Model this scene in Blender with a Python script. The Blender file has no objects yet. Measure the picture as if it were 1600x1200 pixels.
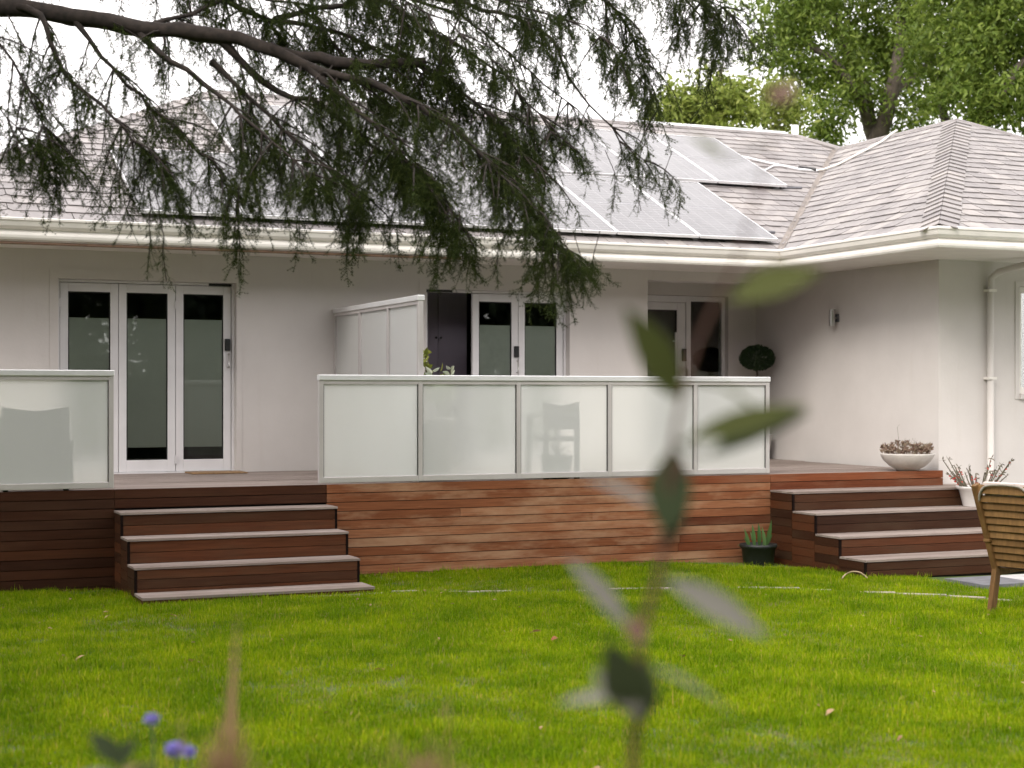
import bpy, math, random
import numpy as np
from mathutils import Vector, Matrix, Euler
random.seed(7); rng = np.random.default_rng(7)
R = math.radians
scene = bpy.context.scene
C = scene.collection

# ------------------------------------------------------------------ camera, world, sun, exposure
YAW = 23.5; FP = 2500.0; CAMZ = 1.77; HOR = 617.0
cam_d = bpy.data.cameras.new('camera'); cam = bpy.data.objects.new('camera', cam_d); C.objects.link(cam)
cam.location = (0, 0, CAMZ); cam.rotation_euler = (R(90), 0, R(-YAW))
cam_d.sensor_width = 36; cam_d.lens = FP / 1600 * 36; cam_d.shift_y = (HOR - 600) / 1600
cam_d.clip_end = 600; cam_d.clip_start = 0.05
cam_d.dof.use_dof = True; cam_d.dof.focus_distance = 15.0; cam_d.dof.aperture_fstop = 2.3
scene.camera = cam

SUN_EL, SUN_AZ = 38, 230          # azimuth measured clockwise from +Y (into the house): behind and to the left of the viewer
w = bpy.data.worlds.new('World'); scene.world = w; w.use_nodes = True
nt = w.node_tree; nt.nodes.clear()
out = nt.nodes.new('ShaderNodeOutputWorld'); bg = nt.nodes.new('ShaderNodeBackground')
sky = nt.nodes.new('ShaderNodeTexSky'); sky.sky_type = 'NISHITA'; sky.sun_disc = False
sky.sun_elevation = R(SUN_EL); sky.sun_rotation = R(SUN_AZ); sky.air_density = 1.0; sky.dust_density = 4.0
mixw = nt.nodes.new('ShaderNodeMixRGB'); mixw.inputs[0].default_value = 0.9
cl = nt.nodes.new('ShaderNodeTexNoise'); cl.inputs['Scale'].default_value = 1.6; cl.inputs['Detail'].default_value = 4
tcw = nt.nodes.new('ShaderNodeTexCoord'); nt.links.new(tcw.outputs['Generated'], cl.inputs['Vector'])
crw = nt.nodes.new('ShaderNodeValToRGB'); crw.color_ramp.elements[0].position = .3; crw.color_ramp.elements[1].position = .7
crw.color_ramp.elements[0].color = (.86, .87, .90, 1); crw.color_ramp.elements[1].color = (1, 1, 1, 1)
mulw = nt.nodes.new('ShaderNodeMixRGB'); mulw.blend_type = 'MULTIPLY'; mulw.inputs[0].default_value = 1
mulw.inputs[2].default_value = (15.2, 14.5, 14.1, 1)
nt.links.new(cl.outputs[0], crw.inputs[0]); nt.links.new(crw.outputs[0], mulw.inputs[1])
nt.links.new(sky.outputs[0], mixw.inputs[1]); nt.links.new(mulw.outputs[0], mixw.inputs[2])
nt.links.new(mixw.outputs[0], bg.inputs[0]); bg.inputs[1].default_value = 0.1
nt.links.new(bg.outputs[0], out.inputs[0])

sl = bpy.data.lights.new('sun', 'SUN'); sun = bpy.data.objects.new('sun', sl); C.objects.link(sun)
sl.energy = 1.5; sl.angle = R(26); sl.color = (1, .94, .85)
sd = Vector((math.sin(R(SUN_AZ)) * math.cos(R(SUN_EL)), math.cos(R(SUN_AZ)) * math.cos(R(SUN_EL)), math.sin(R(SUN_EL))))
sun.rotation_euler = sd.to_track_quat('Z', 'Y').to_euler(); sun.location = (10, -5, 30)
scene.view_settings.view_transform = 'Standard'; scene.view_settings.look = 'None'
scene.view_settings.exposure = 0.93; scene.view_settings.gamma = 1.0
scene.view_settings.use_curve_mapping = False
scene.render.engine = 'CYCLES'
scene.cycles.max_bounces = 6; scene.cycles.diffuse_bounces = 3; scene.cycles.glossy_bounces = 3; scene.cycles.transmission_bounces = 6; scene.cycles.caustics_reflective = False; scene.cycles.caustics_refractive = False
scene.cycles.use_adaptive_sampling = True; scene.cycles.adaptive_threshold = .03; scene.cycles.transparent_max_bounces = 16
scene.cycles.use_denoising = True

SA, CA = math.sin(R(YAW)), math.cos(R(YAW))
def W(px, py, D):                       # measured image position and distance -> place in the garden
    lat = (px - 800) / FP * D
    return Vector((lat * CA + D * SA, -lat * SA + D * CA, CAMZ - (py - HOR) / FP * D))
def onY(px, Y):                         # X of an image column on a wall at distance Y
    return Y * math.tan(R(YAW) + math.atan((px - 800) / FP))
def onG(px, py, z=0.0):
    D = (CAMZ - z) * FP / (py - HOR); return W(px, py, D)
def proj(p):
    x, y, z = p; D = x * SA + y * CA
    return 800 + FP * (x * CA - y * SA) / D, HOR - FP * (z - CAMZ) / D

# ------------------------------------------------------------------ mesh helpers
class MB:
    def __init__(s): s.v = []; s.f = []
    def add(s, vs, fs):
        n = len(s.v); s.v += [tuple(v) for v in vs]; s.f += [tuple(i + n for i in f) for f in fs]; return s
    def box(s, x0, x1, y0, y1, z0, z1):
        return s.add([(x0,y0,z0),(x1,y0,z0),(x1,y1,z0),(x0,y1,z0),(x0,y0,z1),(x1,y0,z1),(x1,y1,z1),(x0,y1,z1)],
                     [(0,3,2,1),(4,5,6,7),(0,1,5,4),(1,2,6,5),(2,3,7,6),(3,0,4,7)])
    def tbox(s, M, x0, x1, y0, y1, z0, z1):
        vs = [M @ Vector(v) for v in [(x0,y0,z0),(x1,y0,z0),(x1,y1,z0),(x0,y1,z0),(x0,y0,z1),(x1,y0,z1),(x1,y1,z1),(x0,y1,z1)]]
        return s.add(vs, [(0,3,2,1),(4,5,6,7),(0,1,5,4),(1,2,6,5),(2,3,7,6),(3,0,4,7)])
    def tube(s, pts, rad, n=8, cap=True):
        pts = [Vector(p) for p in pts]
        if not hasattr(rad, '__len__'): rad = [rad] * len(pts)
        vs = []; fs = []; up = None
        for i, p in enumerate(pts):
            t = (pts[min(i + 1, len(pts) - 1)] - pts[max(i - 1, 0)])
            if t.length < 1e-9: t = Vector((0, 0, 1))
            t.normalize()
            if up is None:
                up = Vector((0, 0, 1)) if abs(t.z) < .9 else Vector((1, 0, 0))
            a = t.cross(up).normalized(); b = t.cross(a).normalized(); up = -b
            for k in range(n):
                an = 2 * math.pi * k / n
                vs.append(p + (a * math.cos(an) + b * math.sin(an)) * rad[i])
        for i in range(len(pts) - 1):
            for k in range(n):
                k2 = (k + 1) % n
                fs.append((i*n+k, i*n+k2, (i+1)*n+k2, (i+1)*n+k))
        if cap:
            fs.append(tuple(range(n))[::1]); fs.append(tuple((len(pts)-1)*n + k for k in range(n))[::-1])
        return s.add(vs, fs)
    def lathe(s, c, prof, n=28, sx=1, sy=1):
        c = Vector(c); vs = []; fs = []
        for r, z in prof:
            for k in range(n):
                an = 2 * math.pi * k / n
                vs.append(c + Vector((r * math.cos(an) * sx, r * math.sin(an) * sy, z)))
        for i in range(len(prof) - 1):
            for k in range(n):
                k2 = (k + 1) % n
                fs.append((i*n+k, i*n+k2, (i+1)*n+k2, (i+1)*n+k))
        return s.add(vs, fs)
    def poly(s, pts): return s.add(pts, [tuple(range(len(pts)))])
    def slab(s, pts, dvec):              # a polygon with thickness
        n = len(pts); d = Vector(dvec); p = [Vector(q) for q in pts]
        fs = [tuple(range(n)), tuple(range(2*n-1, n-1, -1))]
        for i in range(n):
            j = (i + 1) % n; fs.append((j, i, n + i, n + j))
        return s.add(p + [q + d for q in p], fs)

def wpos(o):
    p = Vector((0, 0, 0))
    while o is not None: p = p + o.location; o = o.parent
    return p
def build(name, mb, mat, parent=None, smooth=False, bevel=0, origin=None):
    v = np.array(mb.v, dtype=np.float64)
    if origin is None:
        origin = ((v[:,0].min()+v[:,0].max())/2, (v[:,1].min()+v[:,1].max())/2, v[:,2].min())
    me = bpy.data.meshes.new(name); me.from_pydata((v - np.array(origin)).tolist(), [], mb.f); me.update()
    if smooth: me.polygons.foreach_set('use_smooth', [True] * len(me.polygons))
    if mat: me.materials.append(mat)
    o = bpy.data.objects.new(name, me); C.objects.link(o)
    o.location = Vector(origin) - (wpos(parent) if parent else Vector((0,0,0))); o.parent = parent
    if bevel:
        m = o.modifiers.new('edge', 'BEVEL'); m.width = bevel; m.segments = 2; m.limit_method = 'ANGLE'
    return o
def empty(name, loc, label=None, cat=None, group=None, parent=None):
    o = bpy.data.objects.new(name, None); C.objects.link(o); o.empty_display_size = .1
    o.location = Vector(loc) - (wpos(parent) if parent else Vector((0,0,0))); o.parent = parent
    return tag(o, label, cat, group)
def tag(o, label=None, cat=None, group=None, kind=None):
    if label: o['label'] = label
    if cat: o['category'] = cat
    if group: o['group'] = group
    if kind: o['kind'] = kind
    return o
def box(name, x0, x1, y0, y1, z0, z1, mat, parent=None, bevel=0):
    return build(name, MB().box(x0, x1, y0, y1, z0, z1), mat, parent, bevel=bevel)

# ------------------------------------------------------------------ materials
def mat_new(name):
    m = bpy.data.materials.new(name); m.use_nodes = True; n = m.node_tree
    return m, n, n.nodes['Principled BSDF']
def ramp(n, stops):
    r = n.nodes.new('ShaderNodeValToRGB'); e = r.color_ramp.elements
    while len(e) < len(stops): e.new(.5)
    for k, (p, c) in enumerate(stops): e[k].position = p; e[k].color = (*c, 1)
    return r
def noise(n, scale, detail=4, rough=.55, stretch=None, coord='pos'):
    t = n.nodes.new('ShaderNodeTexNoise'); t.inputs['Scale'].default_value = scale
    t.inputs['Detail'].default_value = detail; t.inputs['Roughness'].default_value = rough
    if coord == 'pos':
        g = n.nodes.new('ShaderNodeNewGeometry'); src = g.outputs['Position']
    else:
        g = n.nodes.new('ShaderNodeTexCoord'); src = g.outputs['Object']
    if stretch:
        mp = n.nodes.new('ShaderNodeMapping'); mp.inputs['Scale'].default_value = stretch
        n.links.new(src, mp.inputs[0]); src = mp.outputs[0]
    n.links.new(src, t.inputs['Vector']); return t
def bump(n, b, src, strength=.2, dist=.01):
    u = n.nodes.new('ShaderNodeBump'); u.inputs['Strength'].default_value = strength; u.inputs['Distance'].default_value = dist
    n.links.new(src, u.inputs['Height']); n.links.new(u.outputs[0], b.inputs['Normal'])
def rnd(n):                              # differs per object, per loose piece and per instance
    a = n.nodes.new('ShaderNodeObjectInfo'); g = n.nodes.new('ShaderNodeNewGeometry')
    s = n.nodes.new('ShaderNodeMath'); s.operation = 'ADD'
    n.links.new(a.outputs['Random'], s.inputs[0]); n.links.new(g.outputs['Random Per Island'], s.inputs[1])
    f = n.nodes.new('ShaderNodeMath'); f.operation = 'FRACT'; n.links.new(s.outputs[0], f.inputs[0]); return f.outputs[0]
def mixc(n, fac, a, b, mode='MIX'):
    m = n.nodes.new('ShaderNodeMixRGB'); m.blend_type = mode
    for i, q in ((0, fac), (1, a), (2, b)):
        if hasattr(q, 'links'): n.links.new(q, m.inputs[i])
        elif isinstance(q, tuple): m.inputs[i].default_value = (*q, 1)
        else: m.inputs[i].default_value = q
    return m.outputs[0]
def simple(name, col, rough=.5, metal=0, var=.12, scale=8, bmp=0, spec=.5, detail=4):
    m, n, b = mat_new(name); t = noise(n, scale, detail)
    r = ramp(n, [(.3, tuple(c * (1 - var) for c in col)), (.7, tuple(min(1, c * (1 + var)) for c in col))])
    n.links.new(t.outputs[0], r.inputs[0]); n.links.new(r.outputs[0], b.inputs['Base Color'])
    b.inputs['Roughness'].default_value = rough; b.inputs['Metallic'].default_value = metal
    b.inputs['Specular IOR Level'].default_value = spec
    if bmp: bump(n, b, t.outputs[0], bmp, .004)
    return m
def wood(name, stops, rough=.68, grain=(3, 60, 60), wear=None, spec=.14):
    m, n, b = mat_new(name)
    r = ramp(n, stops); n.links.new(rnd(n), r.inputs[0])
    g = noise(n, 1.0, 3, .65, grain); gr = ramp(n, [(.25, (.55,.5,.48)), (.75, (1.25,1.22,1.2))])
    n.links.new(g.outputs[0], gr.inputs[0])
    col = mixc(n, .85, r.outputs[0], gr.outputs[0], 'MULTIPLY')
    if wear:
        t = noise(n, 1.3, 5, .65, (.8, 1, 3.0)); va_ = n.nodes.new('ShaderNodeVectorMath'); va_.operation = 'ADD'; lk = t.inputs['Vector'].links[0]; sv = lk.from_socket; n.links.remove(lk); sc_ = n.nodes.new('ShaderNodeVectorMath'); sc_.operation = 'SCALE'; sc_.inputs[0].default_value = (1.3, 2.1, .4); n.links.new(rnd(n), sc_.inputs['Scale']); n.links.new(sv, va_.inputs[0]); n.links.new(sc_.outputs[0], va_.inputs[1]); n.links.new(va_.outputs[0], t.inputs['Vector']); tr = ramp(n, [(.46, (0,0,0)), (.66, (1,1,1))])
        n.links.new(t.outputs[0], tr.inputs[0])
        f = n.nodes.new('ShaderNodeMath'); f.operation = 'MULTIPLY'; f.inputs[1].default_value = wear[1]
        n.links.new(tr.outputs[0], f.inputs[0]); col = mixc(n, f.outputs[0], col, wear[0])
    n.links.new(col, b.inputs['Base Color']); b.inputs['Roughness'].default_value = rough
    b.inputs['Specular IOR Level'].default_value = spec
    bump(n, b, g.outputs[0], .25, .003); return m

def plaster():
    m, n, b = mat_new('white_render')
    t = noise(n, 1.1, 5, .6); r = ramp(n, [(.3, (.59,.56,.545)), (.7, (.65,.618,.602))]); n.links.new(t.outputs[0], r.inputs[0])
    s = noise(n, 1.0, 4, .6, (7, 7, .7)); sr = ramp(n, [(.62, (1,1,1)), (.90, (.92,.90,.87))]); n.links.new(s.outputs[0], sr.inputs[0])
    n.links.new(mixc(n, .6, r.outputs[0], sr.outputs[0], 'MULTIPLY'), b.inputs['Base Color'])
    b.inputs['Roughness'].default_value = .85; b.inputs['Specular IOR Level'].default_value = .2
    f = noise(n, 26, 3, .7); bump(n, b, f.outputs[0], .22, .006); return m
M = {}
M['wall'] = plaster()
M['trim'] = simple('cream_painted_metal', (.78,.75,.71), .4, var=.07, scale=3)
M['white_frame'] = simple('white_powder_coat', (.74,.73,.75), .38, var=.04, scale=4)
M['alu'] = simple('pale_grey_aluminium', (.54,.51,.51), .32, .25, .05, 5)
M['alu_bright'] = simple('silver_cap_rail', (.80,.80,.82), .28, .35, .04, 5)
M['black'] = simple('black_plastic', (.012,.012,.014), .4)
M['steel'] = simple('brushed_steel', (.6,.59,.58), .3, .9, .05, 20)
M['brown_pipe'] = simple('brown_copper_pipe', (.21,.13,.085), .5, .2)
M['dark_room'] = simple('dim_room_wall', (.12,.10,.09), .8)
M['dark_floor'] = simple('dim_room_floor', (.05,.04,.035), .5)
M['wardrobe'] = simple('aubergine_cabinet', (.30,.26,.32), .5, var=.03)
M['clad'] = wood('red_cladding', [(0,(.175,.062,.026)),(.35,(.215,.080,.035)),(.7,(.25,.098,.045)),(1,(.30,.132,.066))], .65, (2.5,70,70), ((.42,.265,.165), .65))
M['clad_dark'] = wood('dark_oiled_shaded_cladding', [(0,(.032,.012,.006)),(.5,(.050,.018,.008)),(1,(.080,.029,.012))], .65, (2.5,70,70), ((.09,.045,.025), .3))  # less weathered boards, with the cedar's shade also put into the colour
M['clad_red'] = wood('red_oiled_cladding', [(0,(.11,.034,.015)),(.5,(.16,.048,.020)),(1,(.21,.068,.029))], .65, (2.5,70,70), ((.26,.15,.09), .3))
M['step'] = wood('step_timber', [(0,(.036,.015,.008)),(.5,(.062,.024,.011)),(1,(.105,.037,.016))], .65, (2.5,70,70), ((.085,.058,.034), .3))
M['deck'] = wood('weathered_deck', [(0,(.23,.192,.173)),(.5,(.285,.243,.222)),(1,(.34,.295,.272))], .6, (2.5,50,50))
M['dark_gap'] = simple('dark_void', (.02,.016,.013), .9)
M['teak'] = wood('teak', [(0,(.15,.085,.034)),(.5,(.195,.112,.046)),(1,(.24,.142,.062))], .55, (30,30,4))
def slate_mat():
    m, n, b = mat_new('grey_slate')
    r = ramp(n, [(0,(.205,.190,.192)),(.4,(.24,.225,.225)),(.8,(.27,.252,.25)),(1,(.31,.288,.28))]); n.links.new(rnd(n), r.inputs[0])
    t = noise(n, 5, 4, .7); tr = ramp(n, [(.3,(.72,.70,.70)),(.75,(1.22,1.2,1.18))]); n.links.new(t.outputs[0], tr.inputs[0])
    li = noise(n, 1.0, 5, .65); lr = ramp(n, [(.56,(0,0,0)),(.72,(.45,.45,.45))]); n.links.new(li.outputs[0], lr.inputs[0])
    c = mixc(n, .8, r.outputs[0], tr.outputs[0], 'MULTIPLY'); c = mixc(n, lr.outputs[0], c, (.34,.31,.285))
    n.links.new(c, b.inputs['Base Color']); b.inputs['Roughness'].default_value = .55
    bump(n, b, t.outputs[0], .4, .006); return m
M['slate'] = slate_mat()
M['under'] = simple('roof_underlay', (.06,.055,.055), .9)
M['flash'] = simple('rusty_valley_metal', (.22,.19,.17), .6, .2, .25, 5)
def pv_mat():
    m, n, b = mat_new('solar_cells')
    tc = n.nodes.new('ShaderNodeTexCoord'); mp = n.nodes.new('ShaderNodeMapping'); n.links.new(tc.outputs['Object'], mp.inputs[0])
    br = n.nodes.new('ShaderNodeTexBrick'); br.offset = 0; br.inputs['Scale'].default_value = 1
    br.inputs['Brick Width'].default_value = .183; br.inputs['Row Height'].default_value = .092; br.inputs['Mortar Size'].default_value = .0035
    br.inputs['Color1'].default_value = (.045,.042,.05,1); br.inputs['Color2'].default_value = (.055,.05,.058,1); br.inputs['Mortar'].default_value = (.16,.155,.16,1)
    n.links.new(mp.outputs[0], br.inputs['Vector']); n.links.new(br.outputs['Color'], b.inputs['Base Color'])
    b.inputs['Roughness'].default_value = .16; b.inputs['IOR'].default_value = 1.75
    t = noise(n, 2.5, 4); r = ramp(n, [(.35,(.12,.12,.12)),(.7,(.26,.26,.26))]); n.links.new(t.outputs[0], r.inputs[0]); n.links.new(r.outputs[0], b.inputs['Roughness'])
    return m
M['pv'] = pv_mat()
def frosted():
    m = bpy.data.materials.new('frosted_glass'); m.use_nodes = True; n = m.node_tree; n.nodes.clear()
    o = n.nodes.new('ShaderNodeOutputMaterial')
    d = n.nodes.new('ShaderNodeBsdfDiffuse'); d.inputs[0].default_value = (.95,.965,.95,1)
    tl = n.nodes.new('ShaderNodeBsdfTranslucent'); tl.inputs[0].default_value = (.93,.95,.93,1)
    rf = n.nodes.new('ShaderNodeBsdfRefraction'); rf.inputs['Color'].default_value = (.97,.985,.97,1); rf.inputs['Roughness'].default_value = .46; rf.inputs['IOR'].default_value = 1.16
    gl = n.nodes.new('ShaderNodeBsdfGlossy'); gl.inputs['Roughness'].default_value = .06; gl.inputs[0].default_value = (1,1,1,1)
    fr = n.nodes.new('ShaderNodeFresnel'); fr.inputs[0].default_value = 1.45
    m0 = n.nodes.new('ShaderNodeMixShader'); m0.inputs[0].default_value = .0
    m1 = n.nodes.new('ShaderNodeMixShader'); m1.inputs[0].default_value = .60
    m2 = n.nodes.new('ShaderNodeMixShader')
    ns = noise(n, 1.0, 4, .6, (3, 3, 1.2)); nr = ramp(n, [(.35,(.94,.955,.95)),(.65,(.97,.98,.975))]); n.links.new(ns.outputs[0], nr.inputs[0]); n.links.new(nr.outputs[0], d.inputs[0])
    gb = n.nodes.new('ShaderNodeNewGeometry'); mxn = n.nodes.new('ShaderNodeMath'); mxn.operation = 'MAXIMUM'; mxn.inputs[1].default_value = .50
    n.links.new(gb.outputs['Backfacing'], mxn.inputs[0]); n.links.new(mxn.outputs[0], m1.inputs[0])      # only the etched outer faces scatter
    n.links.new(d.outputs[0], m0.inputs[1]); n.links.new(tl.outputs[0], m0.inputs[2])
    n.links.new(m0.outputs[0], m1.inputs[1]); n.links.new(rf.outputs[0], m1.inputs[2])
    n.links.new(fr.outputs[0], m2.inputs[0]); n.links.new(m1.outputs[0], m2.inputs[1]); n.links.new(gl.outputs[0], m2.inputs[2])
    n.links.new(m2.outputs[0], o.inputs[0]); return m
M['frost'] = frosted()
def clear_glass():
    m = bpy.data.materials.new('clear_glass'); m.use_nodes = True; n = m.node_tree; n.nodes.clear()
    o = n.nodes.new('ShaderNodeOutputMaterial'); t = n.nodes.new('ShaderNodeBsdfTransparent'); t.inputs[0].default_value = (.93,.95,.93,1)
    g = n.nodes.new('ShaderNodeBsdfGlossy'); g.inputs['Roughness'].default_value = .01; g.inputs[0].default_value = (1,1,1,1)
    f = n.nodes.new('ShaderNodeFresnel'); f.inputs[0].default_value = 1.5
    x = n.nodes.new('ShaderNodeMixShader'); n.links.new(f.outputs[0], x.inputs[0]); n.links.new(t.outputs[0], x.inputs[1]); n.links.new(g.outputs[0], x.inputs[2])
    n.links.new(x.outputs[0], o.inputs[0]); return m
M['glass'] = clear_glass()
M['film'] = simple('grey_green_privacy_film', (.50,.53,.47), .6, var=.04, scale=2)
def leafmat(name, stops, rough=.5, trans=.35, tcol=None, tint=None, spec=.35):
    m, n, b = mat_new(name); r = ramp(n, stops); n.links.new(rnd(n), r.inputs[0]); col = r.outputs[0]
    if tint:
        t = noise(n, tint[0], 3); tr = ramp(n, [(.38, tint[1]), (.64, tint[2])]); n.links.new(t.outputs[0], tr.inputs[0])
        col = mixc(n, 1, col, tr.outputs[0], 'MULTIPLY')
    n.links.new(col, b.inputs['Base Color']); b.inputs['Roughness'].default_value = rough; b.inputs['Specular IOR Level'].default_value = spec
    tl = n.nodes.new('ShaderNodeBsdfTranslucent'); n.links.new(col, tl.inputs[0])
    mx = n.nodes.new('ShaderNodeMixShader'); mx.inputs[0].default_value = trans
    n.links.new(b.outputs[0], mx.inputs[1]); n.links.new(tl.outputs[0], mx.inputs[2])
    n.links.new(mx.outputs[0], n.nodes['Material Output'].inputs[0]); return m
M['needle'] = leafmat('cedar_needles', [(0,(.017,.028,.008)),(.5,(.031,.048,.012)),(1,(.085,.105,.024))], .7, .3, spec=.12)
M['bark'] = simple('dark_cedar_bark', (.022,.016,.013), .95, var=.5, scale=22, bmp=1.0)
M['bark2'] = simple('grey_brown_bark', (.10,.08,.065), .9, var=.35, scale=8, bmp=.6)
M['leaf_a'] = leafmat('ash_leaves', [(0,(.100,.155,.024)),(.5,(.155,.225,.036)),(1,(.25,.315,.06))], .5, .5)
M['leaf_b'] = leafmat('yellow_green_leaves', [(0,(.17,.23,.04)),(.5,(.24,.30,.055)),(1,(.32,.36,.09))], .5, .45)
M['leaf_h'] = leafmat('hedge_leaves', [(0,(.012,.022,.010)),(.5,(.022,.040,.016)),(1,(.035,.055,.022))], .6, .2)
M['grass'] = leafmat('lawn_blades', [(0,(.115,.205,.003)),(.40,(.175,.285,.004)),(.75,(.24,.35,.005)),(.92,(.35,.39,.015)),(1,(.40,.31,.10))], .55, .35,
                     tint=(1.6, (.68,.76,.75), (1.22,1.12,1.0)), spec=.05)
def ground_mat():
    m, n, b = mat_new('lawn_soil'); t = noise(n, 1.2, 6, .6); r = ramp(n, [(.35,(.05,.085,.012)),(.65,(.085,.12,.02))]); n.links.new(t.outputs[0], r.inputs[0])
    d = noise(n, 9, 5, .6); dr = ramp(n, [(.58,(0,0,0)),(.75,(.7,.7,.7))]); n.links.new(d.outputs[0], dr.inputs[0])
    n.links.new(mixc(n, dr.outputs[0], r.outputs[0], (.14,.10,.055)), b.inputs['Base Color']); b.inputs['Roughness'].default_value = .95
    bump(n, b, d.outputs[0], .5, .02); return m
M['ground'] = ground_mat()
M['stone'] = simple('pale_edging_stone', (.30,.255,.20), .85, var=.35, scale=12, bmp=.4)
M['paver'] = simple('dark_grey_paver', (.13,.13,.145), .8, var=.2, scale=10, bmp=.3)
M['paver_pale'] = simple('pale_grey_paver', (.42,.41,.41), .8, var=.15, scale=10, bmp=.3)

# ------------------------------------------------------------------ instanced foliage
protos = {}
def proto(name, mb, mat):
    me = bpy.data.meshes.new(name); me.from_pydata([tuple(v) for v in mb.v], [], mb.f); me.materials.append(mat)
    return bpy.data.objects.new(name, me)          # never linked to the scene, only instanced
def scatter(name, pts, rots, scl, idx, prot, parent=None, origin=(0,0,0)):
    pts = np.asarray(pts, dtype=np.float32); N = len(pts); org = np.array(origin, dtype=np.float32)
    me = bpy.data.meshes.new(name); me.vertices.add(N); me.vertices.foreach_set('co', (pts - org).ravel())
    a = me.attributes.new('rot', 'FLOAT_VECTOR', 'POINT'); a.data.foreach_set('vector', np.asarray(rots, dtype=np.float32).ravel())
    a = me.attributes.new('scl', 'FLOAT', 'POINT'); a.data.foreach_set('value', np.asarray(scl, dtype=np.float32))
    a = me.attributes.new('idx', 'INT', 'POINT'); a.data.foreach_set('value', np.asarray(idx, dtype=np.int32))
    o = bpy.data.objects.new(name, me); C.objects.link(o)
    o.location = Vector(origin) - (wpos(parent) if parent else Vector((0,0,0))); o.parent = parent
    g = bpy.data.node_groups.new(name + '_nodes', 'GeometryNodeTree')
    g.interface.new_socket('Geometry', in_out='INPUT', socket_type='NodeSocketGeometry')
    g.interface.new_socket('Geometry', in_out='OUTPUT', socket_type='NodeSocketGeometry')
    gi = g.nodes.new('NodeGroupInput'); go = g.nodes.new('NodeGroupOutput')
    join = g.nodes.new('GeometryNodeJoinGeometry')
    for p in reversed(prot):
        oi = g.nodes.new('GeometryNodeObjectInfo'); oi.inputs['Object'].default_value = p; oi.inputs['As Instance'].default_value = True
        g.links.new(oi.outputs['Geometry'], join.inputs[0])
    iop = g.nodes.new('GeometryNodeInstanceOnPoints'); g.links.new(gi.outputs[0], iop.inputs['Points']); g.links.new(join.outputs[0], iop.inputs['Instance'])
    iop.inputs['Pick Instance'].default_value = True
    def attr(nm, ty):
        q = g.nodes.new('GeometryNodeInputNamedAttribute'); q.data_type = ty; q.inputs[0].default_value = nm
        return [s for s in q.outputs if s.enabled and s.name == 'Attribute'][0]
    g.links.new(attr('idx', 'INT'), iop.inputs['Instance Index'])
    e2r = g.nodes.new('FunctionNodeEulerToRotation'); g.links.new(attr('rot', 'FLOAT_VECTOR'), e2r.inputs[0]); g.links.new(e2r.outputs[0], iop.inputs['Rotation'])
    g.links.new(attr('scl', 'FLOAT'), iop.inputs['Scale']); g.links.new(iop.outputs[0], go.inputs[0])
    md = o.modifiers.new('scatter', 'NODES'); md.node_group = g
    return o
def dir_euler(d, roll=None):
    q = Vector(d).normalized().to_track_quat('Z', 'Y')
    q = q @ Euler((0, 0, random.uniform(0, 6.283) if roll is None else roll)).to_quaternion()
    return tuple(q.to_euler())
def leaf_blade(mb, base, d, n, L, wd, bend=.15, pairs=2):
    d = Vector(d).normalized(); s = d.cross(Vector(n)).normalized(); n = s.cross(d).normalized(); base = Vector(base)
    L1, R1 = [], []
    for k in range(1, pairs + 1):
        t = k / (pairs + 1); ww = wd * math.sin(math.pi * t ** .85) * .5; c = base + d * L * t - n * bend * L * t * t
        L1.append(c + s * ww + n * ww * .3); R1.append(c - s * ww + n * ww * .3)
    tip = base + d * L - n * bend * L
    mb.poly([base] + R1 + [tip] + L1[::-1])
def rvec(): 
    return Vector(rng.normal(size=3)).normalized()

# ================================================================== THE SETTING
DZ = 0.9            # deck level
YD = 14.86          # deck front edge
YF = 17.8           # main facade
XW = 11.95          # return wall of the wing
YW = 15.06          # wing front wall
YR = 19.0           # entry recess wall
# ground
def gz(x, y): return -.10 * min(1, max(0, (x - 8) / 3)) * (1 if y > 8 else max(0, (y - 5) / 3)) + .012 * math.sin(x * 1.3 + y * .7) * math.cos(y * 1.1 - x * .4)
xs = list(np.concatenate([[-300, -120, -60, -30, -15], np.arange(-8, 26.1, .6), [32, 45, 70, 130, 300]]))
ys = list(np.concatenate([[-300, -120, -60, -30, -15], np.arange(-8, 28.1, .6), [35, 50, 80, 150, 300]]))
mb = MB(); mb.v = [(x, y, gz(x, y) if -8 <= x <= 26 and -8 <= y <= 28 else (0 if x < 20 else -.10)) for y in ys for x in xs]
nx = len(xs); mb.f = [(j*nx+i, j*nx+i+1, (j+1)*nx+i+1, (j+1)*nx+i) for j in range(len(ys)-1) for i in range(nx-1)]
tag(build('lawn', mb, M['ground'], smooth=True, origin=(0,0,0)), 'lawn ground under the short green grass', kind='structure')

# pale edging stones set flush in the lawn
edge_px = [(612,927),(700,925),(800,924),(900,923),(1000,922),(1100,921.5),(1200,921),(1300,921),(1400,922),(1480,924),(1540,927),(1580,930)]
ed = tag(bpy.data.objects.new('lawn_edging', None), 'row of pale edging stones sunk in the lawn before the deck', kind='structure'); C.objects.link(ed)
ed.location = onG(1000, 922)
EP = [onG(*p) for p in edge_px]
edge_line = [(p.x, p.y) for p in EP]
for i in range(len(EP) - 1):
    a, b = EP[i], EP[i+1]; d = (b - a); L = d.length; d.normalize(); s = Vector((-d.y, d.x, 0))
    k = 2 if L > .5 else 1
    for j in range(k):
        if random.random() < .10: continue
        p = a + d * (L * j / k + .006); q = a + d * (L * (j + 1) / k - .006)
        wv = s * random.uniform(.035, .05); z0 = gz(p.x, p.y) - .05; zt = z0 + random.uniform(.058, .074)
        m2 = MB().slab([(p - wv).to_tuple()[:2] + (z0,), (q - wv).to_tuple()[:2] + (z0,), (q + wv).to_tuple()[:2] + (z0,), (p + wv).to_tuple()[:2] + (z0,)], (0, 0, zt - z0))
        build('edging_stone', m2, M['stone'], ed)
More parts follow.
